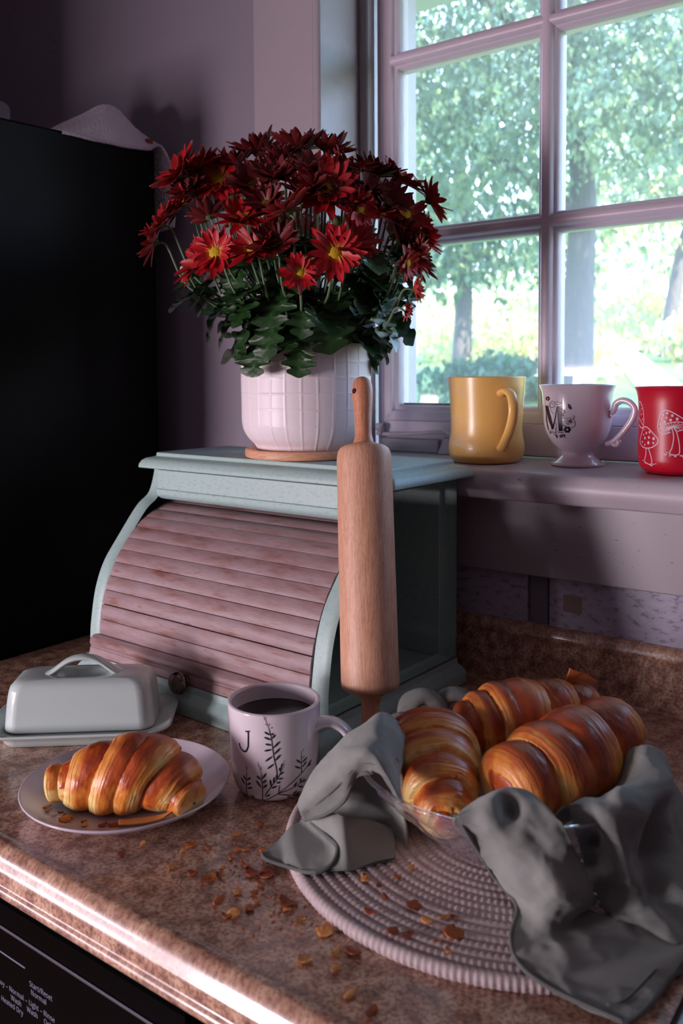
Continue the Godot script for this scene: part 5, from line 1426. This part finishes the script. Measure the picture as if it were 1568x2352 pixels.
# ---------------------------------------------------------------- potted chrysanthemum
func petal_mesh(kind: int) -> ArrayMesh:   # one unit long along +x, two-faced, curled
	var nu := 9
	var nv := 5
	var p := PackedVector3Array()
	var col := PackedColorArray()
	var red := lin(182, 10, 32)
	var hot := lin(206, 24, 32)
	var under := lin(186, 72, 66)
	var base := lin(216, 160, 44)
	for i in nu:
		var t := float(i) / (nu - 1)
		var w := 0.150 * pow(sin(PI * clampf(0.13 + t * 0.80, 0, 1)), 0.62) * (1.0 - 0.55 * pow(t, 8.0))
		if i == nu - 1: w *= 0.35
		var lift: float = 0.02 + [0.16, 0.02, -0.10][kind] * t * t + [0.10, 0.16, 0.06][kind] * t
		for s in 2:
			for k in nv:
				var j := k if s == 0 else nv - 1 - k
				var u := (float(j) / (nv - 1) - 0.5) * 2.0
				var y: float = lift - 0.045 * (1.0 - u * u) * (1.0 - t * 0.5) + (0.012 if s == 0 else 0.0)
				p.append(Vector3(t, y, u * w))
				var c := red.lerp(hot, 0.35 + 0.3 * absf(u) - 0.2 * t)
				c = base.lerp(c, smoothstep(0.10, 0.34, t))
				if s == 1: c = under.lerp(red, 0.25)
				col.append(c)
	return grid(p, nu, nv * 2, false, true, {colors = col})

func leaf_mesh(kind: int) -> ArrayMesh:   # a lobed chrysanthemum leaf along +x, one unit long
	var nu := 56
	var nv := 9
	var p := PackedVector3Array()
	var col := PackedColorArray()
	var dark := lin(180, 200, 170)
	var light := lin(255, 255, 235)
	for i in nu:
		var t := float(i) / (nu - 1)
		var env := pow(sin(PI * clampf(pow(t, 0.72) * 0.97 + 0.015, 0, 1)), 0.75)
		var w := 0.28 * env * smoothstep(0.08, 0.30, t) + 0.014
		for q in [[0.36, 0.38, 0.115], [0.62, 0.44, 0.125], [0.86, 0.30, 0.11]]:   # lobes
			var e: float = (t - q[0] - 0.02 * sin(kind * 2.0)) / q[2]
			w = maxf(w, q[1] * exp(-pow(absf(e), 2.6)))
		w *= 1.0 + 0.07 * absf(sin(t * 40.0))
		if i == nu - 1: w = 0.015
		for j in nv:
			var u := (float(j) / (nv - 1) - 0.5) * 2.0
			var fwd := 0.16 * absf(u) * env
			var y: float = 0.10 * u * u * env - [0.30, 0.16, 0.42][kind % 3] * t * t + 0.022 * sin(t * 17.0) * absf(u) + 0.02 * absf(sin(PI * (t * 5.0 - absf(u) * 1.2))) * env
			p.append(Vector3(t + fwd * (1.0 - t), y, u * w))
			col.append(light.lerp(dark, smoothstep(0.02, 0.25, absf(u)) * 0.7 + 0.3 * t))
	return grid(p, nu, nv, false, false, {colors = col, auto = false, flip = true})

func plant() -> void:
	var at := Vector3(-0.734, 0.3030, 0.090)
	var sc := put("saucer", lathe(rounded([[0, 0.0], [0.0800, 0.0, 0.001], [0.0815, 0.002, 0.001], [0.0815, 0.0100, 0.002], [0.0795, 0.0118, 0.001], [0.0745, 0.0112, 0.001], [0.0735, 0.0085, 0.001], [0, 0.0082]], 0.001), 96), mats.saucer_wood, null, Transform3D(Basis(), Vector3(-0.735, 0.2946, 0.091)))
	tag(sc, "round pale wooden saucer under the white flower pot on the bread box", "saucer")
	var t := thing("potted_chrysanthemum", "red chrysanthemums in a white grid-textured pot on top of the bread box", "potted plant", at)
	var outer := rounded([[0, 0.001], [0.062, 0.001], [0.0660, 0.002, 0.002], [0.0685, 0.008, 0.004], [0.0790, 0.0180, 0.010], [0.0860, 0.032, 0.012], [0.0866, 0.08], [0.0868, 0.137, 0.002], [0.0850, 0.1415, 0.002], [0.0815, 0.1400, 0.002], [0.0800, 0.12], [0.0790, 0.100], [0.02, 0.099]], 0.003, 6)
	var dense := PackedVector2Array()
	for k in outer.size() - 1:
		var n := maxi(1, int(outer[k].distance_to(outer[k + 1]) / 0.0016))
		for i in n: dense.append(outer[k].lerp(outer[k + 1], float(i) / n))
	dense.append(outer[outer.size() - 1])
	put("pot", lathe(dense, 390, func(r, y, a, _k):
		if r < 0.064 or r < 0.0832 and y > 0.05: return r
		var wob: float = 0.0006 * sin(a * 5.0 + y * 70.0) + 0.0004 * sin(a * 13.0 - y * 40.0)
		var c: float = a * 26.0 / TAU + wob * 30.0
		var d1: float = absf(c - roundf(c)) * TAU / 26.0 * 0.0866
		var yy: float = (y - 0.0355 + wob * (0.8 + 0.4 * sin(a * 26.0))) / 0.0205
		var d2: float = absf(yy - roundf(yy)) * 0.0205 if y > 0.028 else 1.0
		var ridge: float = maxf(exp(-d1 * d1 / 9e-7), exp(-d2 * d2 / 7e-7) * 0.8)
		return r + 0.0008 * ridge * (1.0 - smoothstep(0.134, 0.139, y))), mats.pot_white, t)
	put("soil", lathe(PackedVector2Array([Vector2(0, 0.126), Vector2(0.03, 0.1255), Vector2(0.06, 0.1235), Vector2(0.0802, 0.1215)]), 40, func(r, _y, a, _k): return r, {flip = false}), mats.soil, t)
	var flowers := [
		[-0.799,0.655,0.186,0.0324,0,0.47,0.38,0.79], [-0.745,0.550,0.249,0.0255,0,0.38,0.15,0.91], [-0.711,0.587,0.237,0.0288,0,0.34,0.82,0.46], [-0.636,0.521,0.222,0.0190,0,0.67,0.00,0.74],
		[-0.609,0.544,0.191,0.0272,0,0.67,0.10,0.74], [-0.633,0.621,0.174,0.0330,1,0.64,0.34,0.70], [-0.603,0.600,0.149,0.0207,0,0.97,-0.06,0.22], [-0.659,0.594,0.215,0.0274,1,-0.36,0.88,0.32],
		[-0.713,0.631,0.213,0.0283,2,0.38,0.64,0.67], [-0.773,0.598,0.229,0.0225,2,-0.55,0.83,-0.04], [-0.827,0.660,0.226,0.0309,1,-0.34,0.62,0.71], [-0.850,0.597,0.236,0.0267,1,-0.46,0.59,0.66],
		[-0.858,0.574,0.242,0.0234,1,-0.63,0.33,0.70], [-0.758,0.688,0.154,0.0313,2,-0.07,0.97,0.22], [-0.699,0.685,0.143,0.0317,2,0.06,1.00,0.07], [-0.672,0.682,0.119,0.0285,2,0.19,0.98,-0.08],
		[-0.634,0.657,0.070,0.0301,2,0.35,0.94,-0.06], [-0.616,0.654,0.042,0.0304,1,0.56,0.82,-0.09], [-0.584,0.628,0.021,0.0270,1,0.74,0.48,-0.46], [-0.597,0.605,0.058,0.0287,1,0.85,0.43,0.32],
		[-0.596,0.585,0.017,0.0250,0,0.86,0.31,-0.40], [-0.578,0.553,0.060,0.0230,0,0.94,0.11,-0.33], [-0.572,0.539,0.093,0.0181,0,1.00,-0.09,-0.01], [-0.569,0.508,0.082,0.0150,0,0.94,0.11,-0.33],
		[-0.570,0.480,0.099,0.0106,0,0.91,-0.29,-0.28], [-0.639,0.659,0.122,0.0269,1,0.35,0.94,-0.06], [-0.599,0.615,0.095,0.0258,2,0.71,0.55,0.44], [-0.690,0.639,0.200,0.0271,2,0.36,0.74,0.56],
		[-0.658,0.647,0.172,0.0272,2,0.37,0.83,0.41], [-0.823,0.639,0.211,0.0245,2,-0.00,0.54,0.84], [-0.781,0.673,0.173,0.0257,2,-0.01,0.94,0.33], [-0.702,0.669,0.172,0.0257,2,0.08,0.96,0.27],
		[-0.610,0.625,0.126,0.0243,2,0.57,0.79,0.21], [-0.832,0.622,0.217,0.0234,1,-0.21,0.57,0.79], [-0.810,0.670,0.207,0.0255,1,-0.23,0.91,0.35], [-0.651,0.619,0.193,0.0236,2,0.34,0.69,0.64],
		[-0.686,0.604,0.223,0.0226,2,0.31,0.56,0.76], [-0.614,0.610,0.157,0.0228,2,0.68,0.48,0.55]]
	for k in 44:   # the crowded back and middle of the crown
		var a := rng.randf() * TAU
		var h := rng.randf_range(0.22, 0.97)
		var d := Vector3(cos(a) * sqrt(1.0 - h * h), h, sin(a) * sqrt(1.0 - h * h))
		flowers.append([-0.734 + d.x * 0.155, 0.50 + d.y * 0.175, 0.09 + d.z * 0.155, rng.randf_range(0.025, 0.030), 1 + rng.randi() % 2, d.x, d.y + 0.3, d.z])
	var petals := [petal_mesh(0), petal_mesh(1), petal_mesh(2)]
	var pm := [mats.petal, mats.petal_mid, mats.petal_dark]
	# whole crowns for the flowers whose petals are not picked apart
	var crown := func(seed_: int, style: int) -> Array:
		var r := RandomNumberGenerator.new()
		r.seed = seed_
		var out := []
		var n := 14
		for ring in 2:
			for k in n:
				var a := TAU * (k + 0.5 * ring) / n + r.randfn(0, 0.06)
				var l := (1.0 if ring == 0 else 0.86) * r.randf_range(0.88, 1.06)
				var tilt := (0.06 if ring == 0 else 0.30) + r.randfn(0, 0.09) + (0.25 if style == 2 else 0.0)
				var b := Basis(Vector3.UP, a) * Basis(Vector3.BACK, tilt) * Basis(Vector3.RIGHT, r.randfn(0, 0.25)) * Basis.from_scale(Vector3(l, l, l * 1.08))
				out.append([petals[r.randi() % 3], Transform3D(b, Vector3(cos(a), 0.02 * ring, -sin(a)) * 0.08)])
		return out
	var crowns := [joined(crown.call(1, 0)), joined(crown.call(2, 1)), joined(crown.call(3, 2))]
	var disc_pts := PackedVector3Array()
	for i in 12:
		var th := 0.5 * PI * i / 11.0
		for j in 24:
			var a := TAU * j / 24.0
			var bump := 1.0 + 0.10 * sin(i * 2.4 + 1.0) * cos(a * 9.0 + i)
			disc_pts.append(Vector3(sin(th) * cos(a) * 0.23 * bump, 0.03 + cos(th) * 0.10 * bump, sin(th) * sin(a) * 0.23 * bump))
	var disc := grid(disc_pts, 12, 24, false, true)
	var cup := lathe(spline2([[0.0, -0.16], [0.07, -0.14], [0.15, -0.07], [0.19, 0.0], [0.10, 0.03], [0.0, 0.03]], 4), 16)
	var single := 0
	for k in flowers.size():
		var f = flowers[k]
		var p := Vector3(f[0], f[1], f[2]) - at
		var n := Vector3(f[5], f[6], f[7]).normalized()
		var x := n.cross(Vector3(0.3, 0.2, 0.9)).normalized().rotated(n, rng.randf() * TAU)
		var b := Basis(x, n, x.cross(n))
		var r: float = f[3] * 1.26
		var tone: int = f[4]
		var fl := Node3D.new()
		fl.name = "flower" if k == 0 else "flower_%03d" % k
		fl.transform = Transform3D(b * Basis.from_scale(Vector3(r, r, r)), p)
		t.add_child(fl)
		if single < 11 and tone < 2 and n.dot(Vector3(0.594, 0.054, 0.803)) > 0.25:
			single += 1
			for q in crown.call(50 + k, 0 if k != 3 else 1): put("petal", q[0], pm[tone], fl, q[1])
		else:
			put("petal_ring", crowns[k % 3 if tone < 2 else 2], pm[tone], fl)
		put("flower_center", disc, mats.disc_olive if tone == 2 else mats.disc_yellow, fl)
		put("calyx", cup, mats.calyx, fl)
		# its stem, down to the soil
		var foot := Vector3(p.x * 0.22, 0.124, p.z * 0.22) + Vector3(rng.randf_range(-0.012, 0.012), 0, rng.randf_range(-0.012, 0.012))
		var neck := p - n * r * 0.14
		var below := Vector3(neck.x * 0.80, lerpf(foot.y, neck.y, 0.62), neck.z * 0.80)
		put("stem", round_tube(spline3([foot, foot.lerp(below, 0.5) + Vector3(rng.randf_range(-0.008, 0.008), 0.01, rng.randf_range(-0.008, 0.008)), below, neck - n * 0.012, neck], 5), 0.0020, 0.0013, 7), mats.stem, t)
	# small buds
	for q in [Vector3(-0.823, 0.533, 0.215), Vector3(-0.626, 0.585, 0.165), Vector3(-0.860, 0.540, 0.190)]:
		var bd := put("bud", lathe(spline2([[0.0, -0.006], [0.004, -0.004], [0.0058, 0.001], [0.004, 0.006], [0.0, 0.008]], 4), 12), mats.calyx, t, Transform3D(Basis(Vector3.BACK, 0.5), q - at))
		put("bud_petals", lathe(spline2([[0.0, 0.004], [0.0038, 0.005], [0.003, 0.009], [0.0, 0.0115]], 4), 10), mats.petal_mid, bd)
		put("stem", round_tube(spline3([Vector3((q.x - at.x) * 0.4, 0.16, (q.z - at.z) * 0.4), (q - at) * Vector3(0.85, 0.85, 0.85), q - at - Vector3(0, 0.005, 0)], 5), 0.0016, 0.0010, 6), mats.stem, t)
	# leaves: the ones the photograph shows in front, then the mass behind them
	var lm := [leaf_mesh(0), leaf_mesh(1), leaf_mesh(2), leaf_mesh(3)]
	var place := func(a: Vector3, tip: Vector3, k: int, wide: float, roll: float):
		var d := tip - a
		var l := d.length()
		var x := d / l
		var out := Vector3(a.x + tip.x, 0, a.z + tip.z).normalized()
		var y := (Vector3(0, 0.75, 0) + out * 0.8)
		y = (y - x * y.dot(x)).normalized().rotated(x, roll)
		put("leaf", lm[k % 4], mats.leaf, t, Transform3D(Basis(x * l, y * l, x.cross(y) * l * wide), a))
	var shown := [[-0.682, 0.444, 0.165, -0.674, 0.405, 0.181], [-0.731, 0.451, 0.183, -0.729, 0.405, 0.209], [-0.708, 0.474, 0.176, -0.708, 0.436, 0.217], [-0.655, 0.494, 0.161, -0.634, 0.433, 0.162], [-0.624, 0.497, 0.088, -0.596, 0.457, 0.095], [-0.709, 0.518, 0.174, -0.694, 0.467, 0.216], [-0.77, 0.483, 0.172, -0.806, 0.453, 0.2], [-0.796, 0.501, 0.177, -0.826, 0.45, 0.203], [-0.642, 0.514, 0.1, -0.593, 0.495, 0.09], [-0.629, 0.523, 0.04, -0.592, 0.493, 0.04], [-0.663, 0.488, 0.18, -0.654, 0.455, 0.2], [-0.693, 0.479, 0.177, -0.662, 0.441, 0.182], [-0.647, 0.49, 0.13, -0.627, 0.446, 0.131], [-0.662, 0.462, 0.043, -0.643, 0.421, 0.019], [-0.675, 0.445, 0.029, -0.674, 0.422, 0.005], [-0.799, 0.528, 0.19, -0.834, 0.5, 0.218], [-0.829, 0.52, 0.176, -0.874, 0.533, 0.196], [-0.838, 0.514, 0.183, -0.88, 0.495, 0.202], [-0.661, 0.523, 0.139, -0.615, 0.52, 0.129], [-0.718, 0.545, 0.179, -0.687, 0.51, 0.183], [-0.758, 0.548, 0.184, -0.761, 0.502, 0.214], [-0.632, 0.549, 0.065, -0.596, 0.525, 0.065], [-0.623, 0.561, 0.058, -0.594, 0.547, 0.062]]
	for k in shown.size():
		var q = shown[k]
		place.call(Vector3(q[0], q[1], q[2]) - at, Vector3(q[3], q[4], q[5]) - at, k, 1.15, rng.randf_range(-0.25, 0.25))
		var a := Vector3(q[0], q[1], q[2]) - at
		put("stem", round_tube(spline3([Vector3(a.x * 0.35, maxf(0.125, a.y * 0.7), a.z * 0.35), Vector3(a.x * 0.75, a.y * 0.98, a.z * 0.75), a], 4), 0.0015, 0.0009, 6), mats.stem, t)
	for k in 150:
		var a := rng.randf() * TAU
		var y := rng.randf_range(0.135, 0.275)
		var r := rng.randf_range(0.03, 0.095) * (0.75 + 0.5 * sm(0.13, 0.24, y))
		var p := Vector3(cos(a) * r, y, sin(a) * r)
		var l := rng.randf_range(0.040, 0.068)
		var tip := p + Vector3(cos(a) * 0.8, rng.randf_range(-0.75, 0.45), sin(a) * 0.8).normalized() * l
		if tip.y < 0.150 and Vector2(tip.x, tip.z).length() < 0.094: tip.y = 0.150
		place.call(p, tip, k, rng.randf_range(0.9, 1.2), rng.randf_range(-0.5, 0.5))

# ---------------------------------------------------------------- outside the window
func ground_y(d: float) -> float:
	return -0.20 + 0.075 * (d - 4.0) if d > 4.0 else -0.20 - 0.10 * (4.0 - d)

func leaf_cloud(called: String, parent: Node3D, blobs: Array, count: int, size: float, droop: float, tones: Array, m: Material, seed_: int) -> void:
	var r := RandomNumberGenerator.new()
	r.seed = seed_
	var p := PackedVector3Array()
	for i in 4:
		var t := i / 3.0
		var w: float = [0.10, 0.34, 0.26, 0.02][i]
		for j in 3:
			p.append(Vector3((j - 1) * w, -t, 0.10 * absf(j - 1) + 0.12 * t * t))
	var leaf := grid(p, 4, 3, false, false, {auto = false})
	var mm := MultiMesh.new()
	mm.transform_format = MultiMesh.TRANSFORM_3D
	mm.use_colors = true
	mm.mesh = leaf
	mm.instance_count = count
	var total := 0.0
	for b in blobs: total += b[3]
	var k := 0
	while k < count:
		var pick := r.randf() * total
		var b = blobs[0]
		for q in blobs:
			pick -= q[3]
			if pick <= 0.0:
				b = q
				break
		# a twig with a handful of leaves
		var d := Vector3(r.randfn(0, 1), r.randfn(0, 1), r.randfn(0, 1)).normalized() * pow(r.randf(), 0.45)
		var c := Vector3(b[0], b[1], b[2]) + d * (b[4] as Vector3)
		var tone: Color = tones[r.randi() % tones.size()]
		var along := Vector3(r.randfn(0, 1), -droop, r.randfn(0, 1)).normalized()
		for i in 9:
			if k >= count: break
			var s := size * r.randf_range(0.6, 1.25)
			var o := c + along * size * 0.55 * i + Vector3(r.randfn(0, 1), r.randfn(0, 0.7), r.randfn(0, 1)) * size * 0.5
			var bs := Basis(Vector3.UP, r.randf() * TAU) * Basis(Vector3.RIGHT, r.randfn(0.2, 0.55)) * Basis.from_scale(Vector3(s, s, s))
			mm.set_instance_transform(k, Transform3D(bs, o))
			mm.set_instance_color(k, tone.lerp(tones[r.randi() % tones.size()], 0.4))
			k += 1
	var mi := MultiMeshInstance3D.new()
	mi.name = called
	mi.multimesh = mm
	mi.material_override = m
	parent.add_child(mi)
	mi.set_meta("kind", "stuff")

func outside() -> void:
	mat("lawn", c8(112, 140, 84), 0.9, {albedo_texture = noise_tex(0.02, 4, [[0.0, c8(150, 170, 120)], [0.5, c8(220, 230, 190)], [1.0, Color.WHITE]], 512, 81), uv1_triplanar = true, uv1_world_triplanar = true, uv1_scale = Vector3(0.5, 0.5, 0.5)})
	mat("path_stone", c8(228, 220, 212), 0.85)
	mat("bark", c8(96, 92, 96), 0.9, {heightmap_enabled = true, heightmap_texture = noise_tex(0.03, 4, [], 256, 83), heightmap_scale = 2.0, uv1_triplanar = true, uv1_scale = Vector3(2, 0.6, 2)})
	mat("foliage", Color.WHITE, 0.55, {vertex_color_use_as_albedo = true, backlight_enabled = true, backlight = Color(0.8, 0.8, 0.8)})
	mat("eave_paint", c8(206, 196, 214), 0.7)
	struct("roof_eave", "lavender white roof eave outside the top of the window", box(Vector3(-4.5, 1.352, -1.0), Vector3(2.5, 1.56, -0.31), 0.01), mats.eave_paint)
	var p := PackedVector3Array()
	var ds := [0.35, 2.0, 4.0, 5.0, 6.5, 8.0, 10.0, 13.0, 17.0, 22.0, 30.0, 45.0, 70.0]
	for d in ds:
		for x in 25: p.append(Vector3((x - 14.0) * 3.2, ground_y(d), -d))
	struct("ground", "sunlit grass slope rising behind the house", grid(p, ds.size(), 25, false, false, {auto = false, flip = false}), mats.lawn)
	p = PackedVector3Array()
	for k in 30:
		var f := float(k) / 29.0
		var d := lerpf(5.6, 24.0, f)
		var xc := lerpf(-1.55, -8.6, f)
		for s in 5:
			var o := Vector2(0.40, 0.12) * (s - 2) * 0.42
			p.append(Vector3(xc + o.x, ground_y(d - o.y) + 0.02, -d + o.y))
	struct("path", "pale sunlit path climbing the grass slope", grid(p, 30, 5, false, false, {auto = false}), mats.path_stone)
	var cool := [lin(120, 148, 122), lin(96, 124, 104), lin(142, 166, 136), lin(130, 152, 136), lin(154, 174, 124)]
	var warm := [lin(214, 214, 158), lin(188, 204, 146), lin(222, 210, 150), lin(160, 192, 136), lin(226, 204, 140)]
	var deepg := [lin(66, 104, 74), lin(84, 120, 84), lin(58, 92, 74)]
	var trunk := func(par: Node3D, pts: Array, r0: float, r1: float): put("trunk", tube(spline3(pts, 6), func(t, a): return Vector2(cos(a), sin(a)) * lerpf(r0, r1, t) * (1.0 + 0.08 * sin(a * 5.0 + t * 6.0)), 14), mats.bark, par)
	# the near maple that fills the upper panes
	var t := thing("maple_tree", "large leafy tree close outside the window with a grey trunk", "tree", Vector3(-3.15, ground_y(7.0), -7.0))
	trunk.call(t, [Vector3(0, -0.2, 0), Vector3(0.02, 1.0, 0), Vector3(0.06, 2.2, 0), Vector3(0.0, 3.6, 0.1), Vector3(-0.2, 5.5, 0.2)], 0.17, 0.07)
	for q in [[Vector3(0.05, 1.9, 0), Vector3(-0.9, 2.6, 0.6), Vector3(-1.9, 2.9, 1.0)], [Vector3(0.03, 2.5, 0), Vector3(0.9, 3.0, 0.5), Vector3(1.9, 3.2, 1.2)], [Vector3(0.02, 3.2, 0), Vector3(-0.6, 3.8, 1.0), Vector3(-1.0, 4.2, 1.8)]]:
		put("branch", round_tube(spline3(q, 6), 0.07, 0.02, 8), mats.bark, t)
	leaf_cloud("foliage", t, [[-1.3, 2.75, 0.8, 2.6, Vector3(1.5, 0.75, 1.2)], [0.4, 2.9, 0.7, 2.4, Vector3(1.5, 0.8, 1.2)], [-0.6, 3.7, 0.8, 2.6, Vector3(2.2, 0.9, 1.6)], [1.3, 2.55, 1.2, 1.4, Vector3(0.9, 0.7, 0.8)], [-1.9, 2.1, 0.6, 0.9, Vector3(0.9, 0.5, 0.8)], [0.1, 5.0, 0.2, 2.0, Vector3(2.4, 1.0, 1.8)]], 34000, 0.058, 1.1, cool, mats.foliage, 5)
	leaf_cloud("added_high_foliage", t, [[0.5, 6.6, 1.0, 1.0, Vector3(4.5, 1.6, 2.5)], [3.0, 5.8, 1.6, 1.0, Vector3(2.6, 1.6, 2.0)], [-3.0, 5.8, 1.4, 1.0, Vector3(2.8, 1.6, 2.0)], [1.0, 8.6, 0.6, 1.0, Vector3(4.0, 1.6, 2.5)]], 14000, 0.16, 0.8, cool, mats.foliage, 15)  # unseen upper crown, added to keep sky light off the counter
	# the next tree, at the left
	t = thing("shade_tree", "darker tree behind the maple, seen through the lower left panes", "tree", Vector3(-6.6, ground_y(11.0), -11.0))
	trunk.call(t, [Vector3(0, -0.2, 0), Vector3(0.1, 1.5, 0), Vector3(0.0, 3.4, 0.0), Vector3(-0.2, 5.5, 0.0)], 0.16, 0.06)
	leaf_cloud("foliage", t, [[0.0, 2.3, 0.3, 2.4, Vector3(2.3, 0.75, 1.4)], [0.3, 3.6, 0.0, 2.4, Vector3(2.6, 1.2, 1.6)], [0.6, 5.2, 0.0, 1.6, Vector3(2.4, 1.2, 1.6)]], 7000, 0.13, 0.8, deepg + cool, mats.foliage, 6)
	t = thing("slope_tree", "tall pale tree on the slope behind the right-hand panes", "tree", Vector3(-5.2, ground_y(17.0), -17.0))
	trunk.call(t, [Vector3(0, -0.2, 0), Vector3(0.3, 2.0, 0), Vector3(1.0, 4.6, 0.0), Vector3(1.9, 7.5, 0.0)], 0.16, 0.08)
	leaf_cloud("foliage", t, [[-0.2, 3.6, 0.2, 2.0, Vector3(2.2, 1.3, 1.6)], [1.6, 5.2, 0.2, 2.0, Vector3(2.6, 1.5, 1.6)]], 5000, 0.16, 0.5, cool + warm, mats.foliage, 7)
	var bushes := [
		[-7.2, 13.5, 1.5, 1.0, 0, "yellow-green sunlit bush on the slope behind the left panes"], [-5.3, 11.5, 1.1, 0.8, 0, "low sunlit bush left of the maple's trunk"], [-9.6, 17.0, 2.0, 1.6, 0, "broad yellowing bush high on the slope at the left"],
		[-6.2, 20.0, 2.2, 1.8, 0, "large sunlit bush behind the maple's trunk"], [-3.6, 15.5, 1.2, 0.9, 0, "pale green bush left of the path"], [-1.75, 10.5, 1.15, 1.15, 1, "cool green bush right of the path"], [-3.4, 22.0, 2.2, 1.8, 0, "sunlit bush at the top of the path's right side"], [-0.6, 14.0, 1.6, 1.3, 1, "tall cool green bush at the far right of the slope"], [-4.6, 8.2, 0.8, 0.5, 2, "dark low shrub left of the maple's foot"]]
	for k in bushes.size():
		var q = bushes[k]
		var b := thing("bush", q[5], "bush", Vector3(q[0], ground_y(q[1]), -q[1]), "bushes on the slope")
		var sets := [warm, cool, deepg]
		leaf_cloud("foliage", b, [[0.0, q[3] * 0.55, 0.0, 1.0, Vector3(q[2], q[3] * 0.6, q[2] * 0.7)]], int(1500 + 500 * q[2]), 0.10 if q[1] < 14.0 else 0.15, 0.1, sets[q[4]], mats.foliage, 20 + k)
		put("stems", round_tube(PackedVector3Array([Vector3(0, -0.1, 0), Vector3(0.03, q[3] * 0.5, 0.02)]), 0.04, 0.02, 7), mats.bark, b)
	t = thing("wood_edge", "line of distant trees closing the top of the slope", "trees", Vector3(-14, ground_y(34.0), -34.0))
	trunk.call(t, [Vector3(0, -0.3, 0), Vector3(0, 6, 0)], 0.3, 0.1)
	leaf_cloud("foliage", t, [[-8.0, 3.0, 0, 1.0, Vector3(5, 3.6, 2)], [0.0, 3.4, 0, 1.2, Vector3(5, 4.2, 2)], [8.0, 2.8, 0, 1.0, Vector3(5, 3.6, 2)], [15.0, 2.8, 0, 1.0, Vector3(5, 3.8, 2)]], 9000, 0.34, 0.4, cool + warm, mats.foliage, 9)

func _ready() -> void:
	stage()
	materials()
	room()
	outside()
	worktop()
	fridge()
	bread_box()
	plant()
	rolling_pin()
	sill_mugs()
	butter_dish()
	coffee_mug()
	plate_set()
	mat_and_bowl()
	towel()
	flakes()
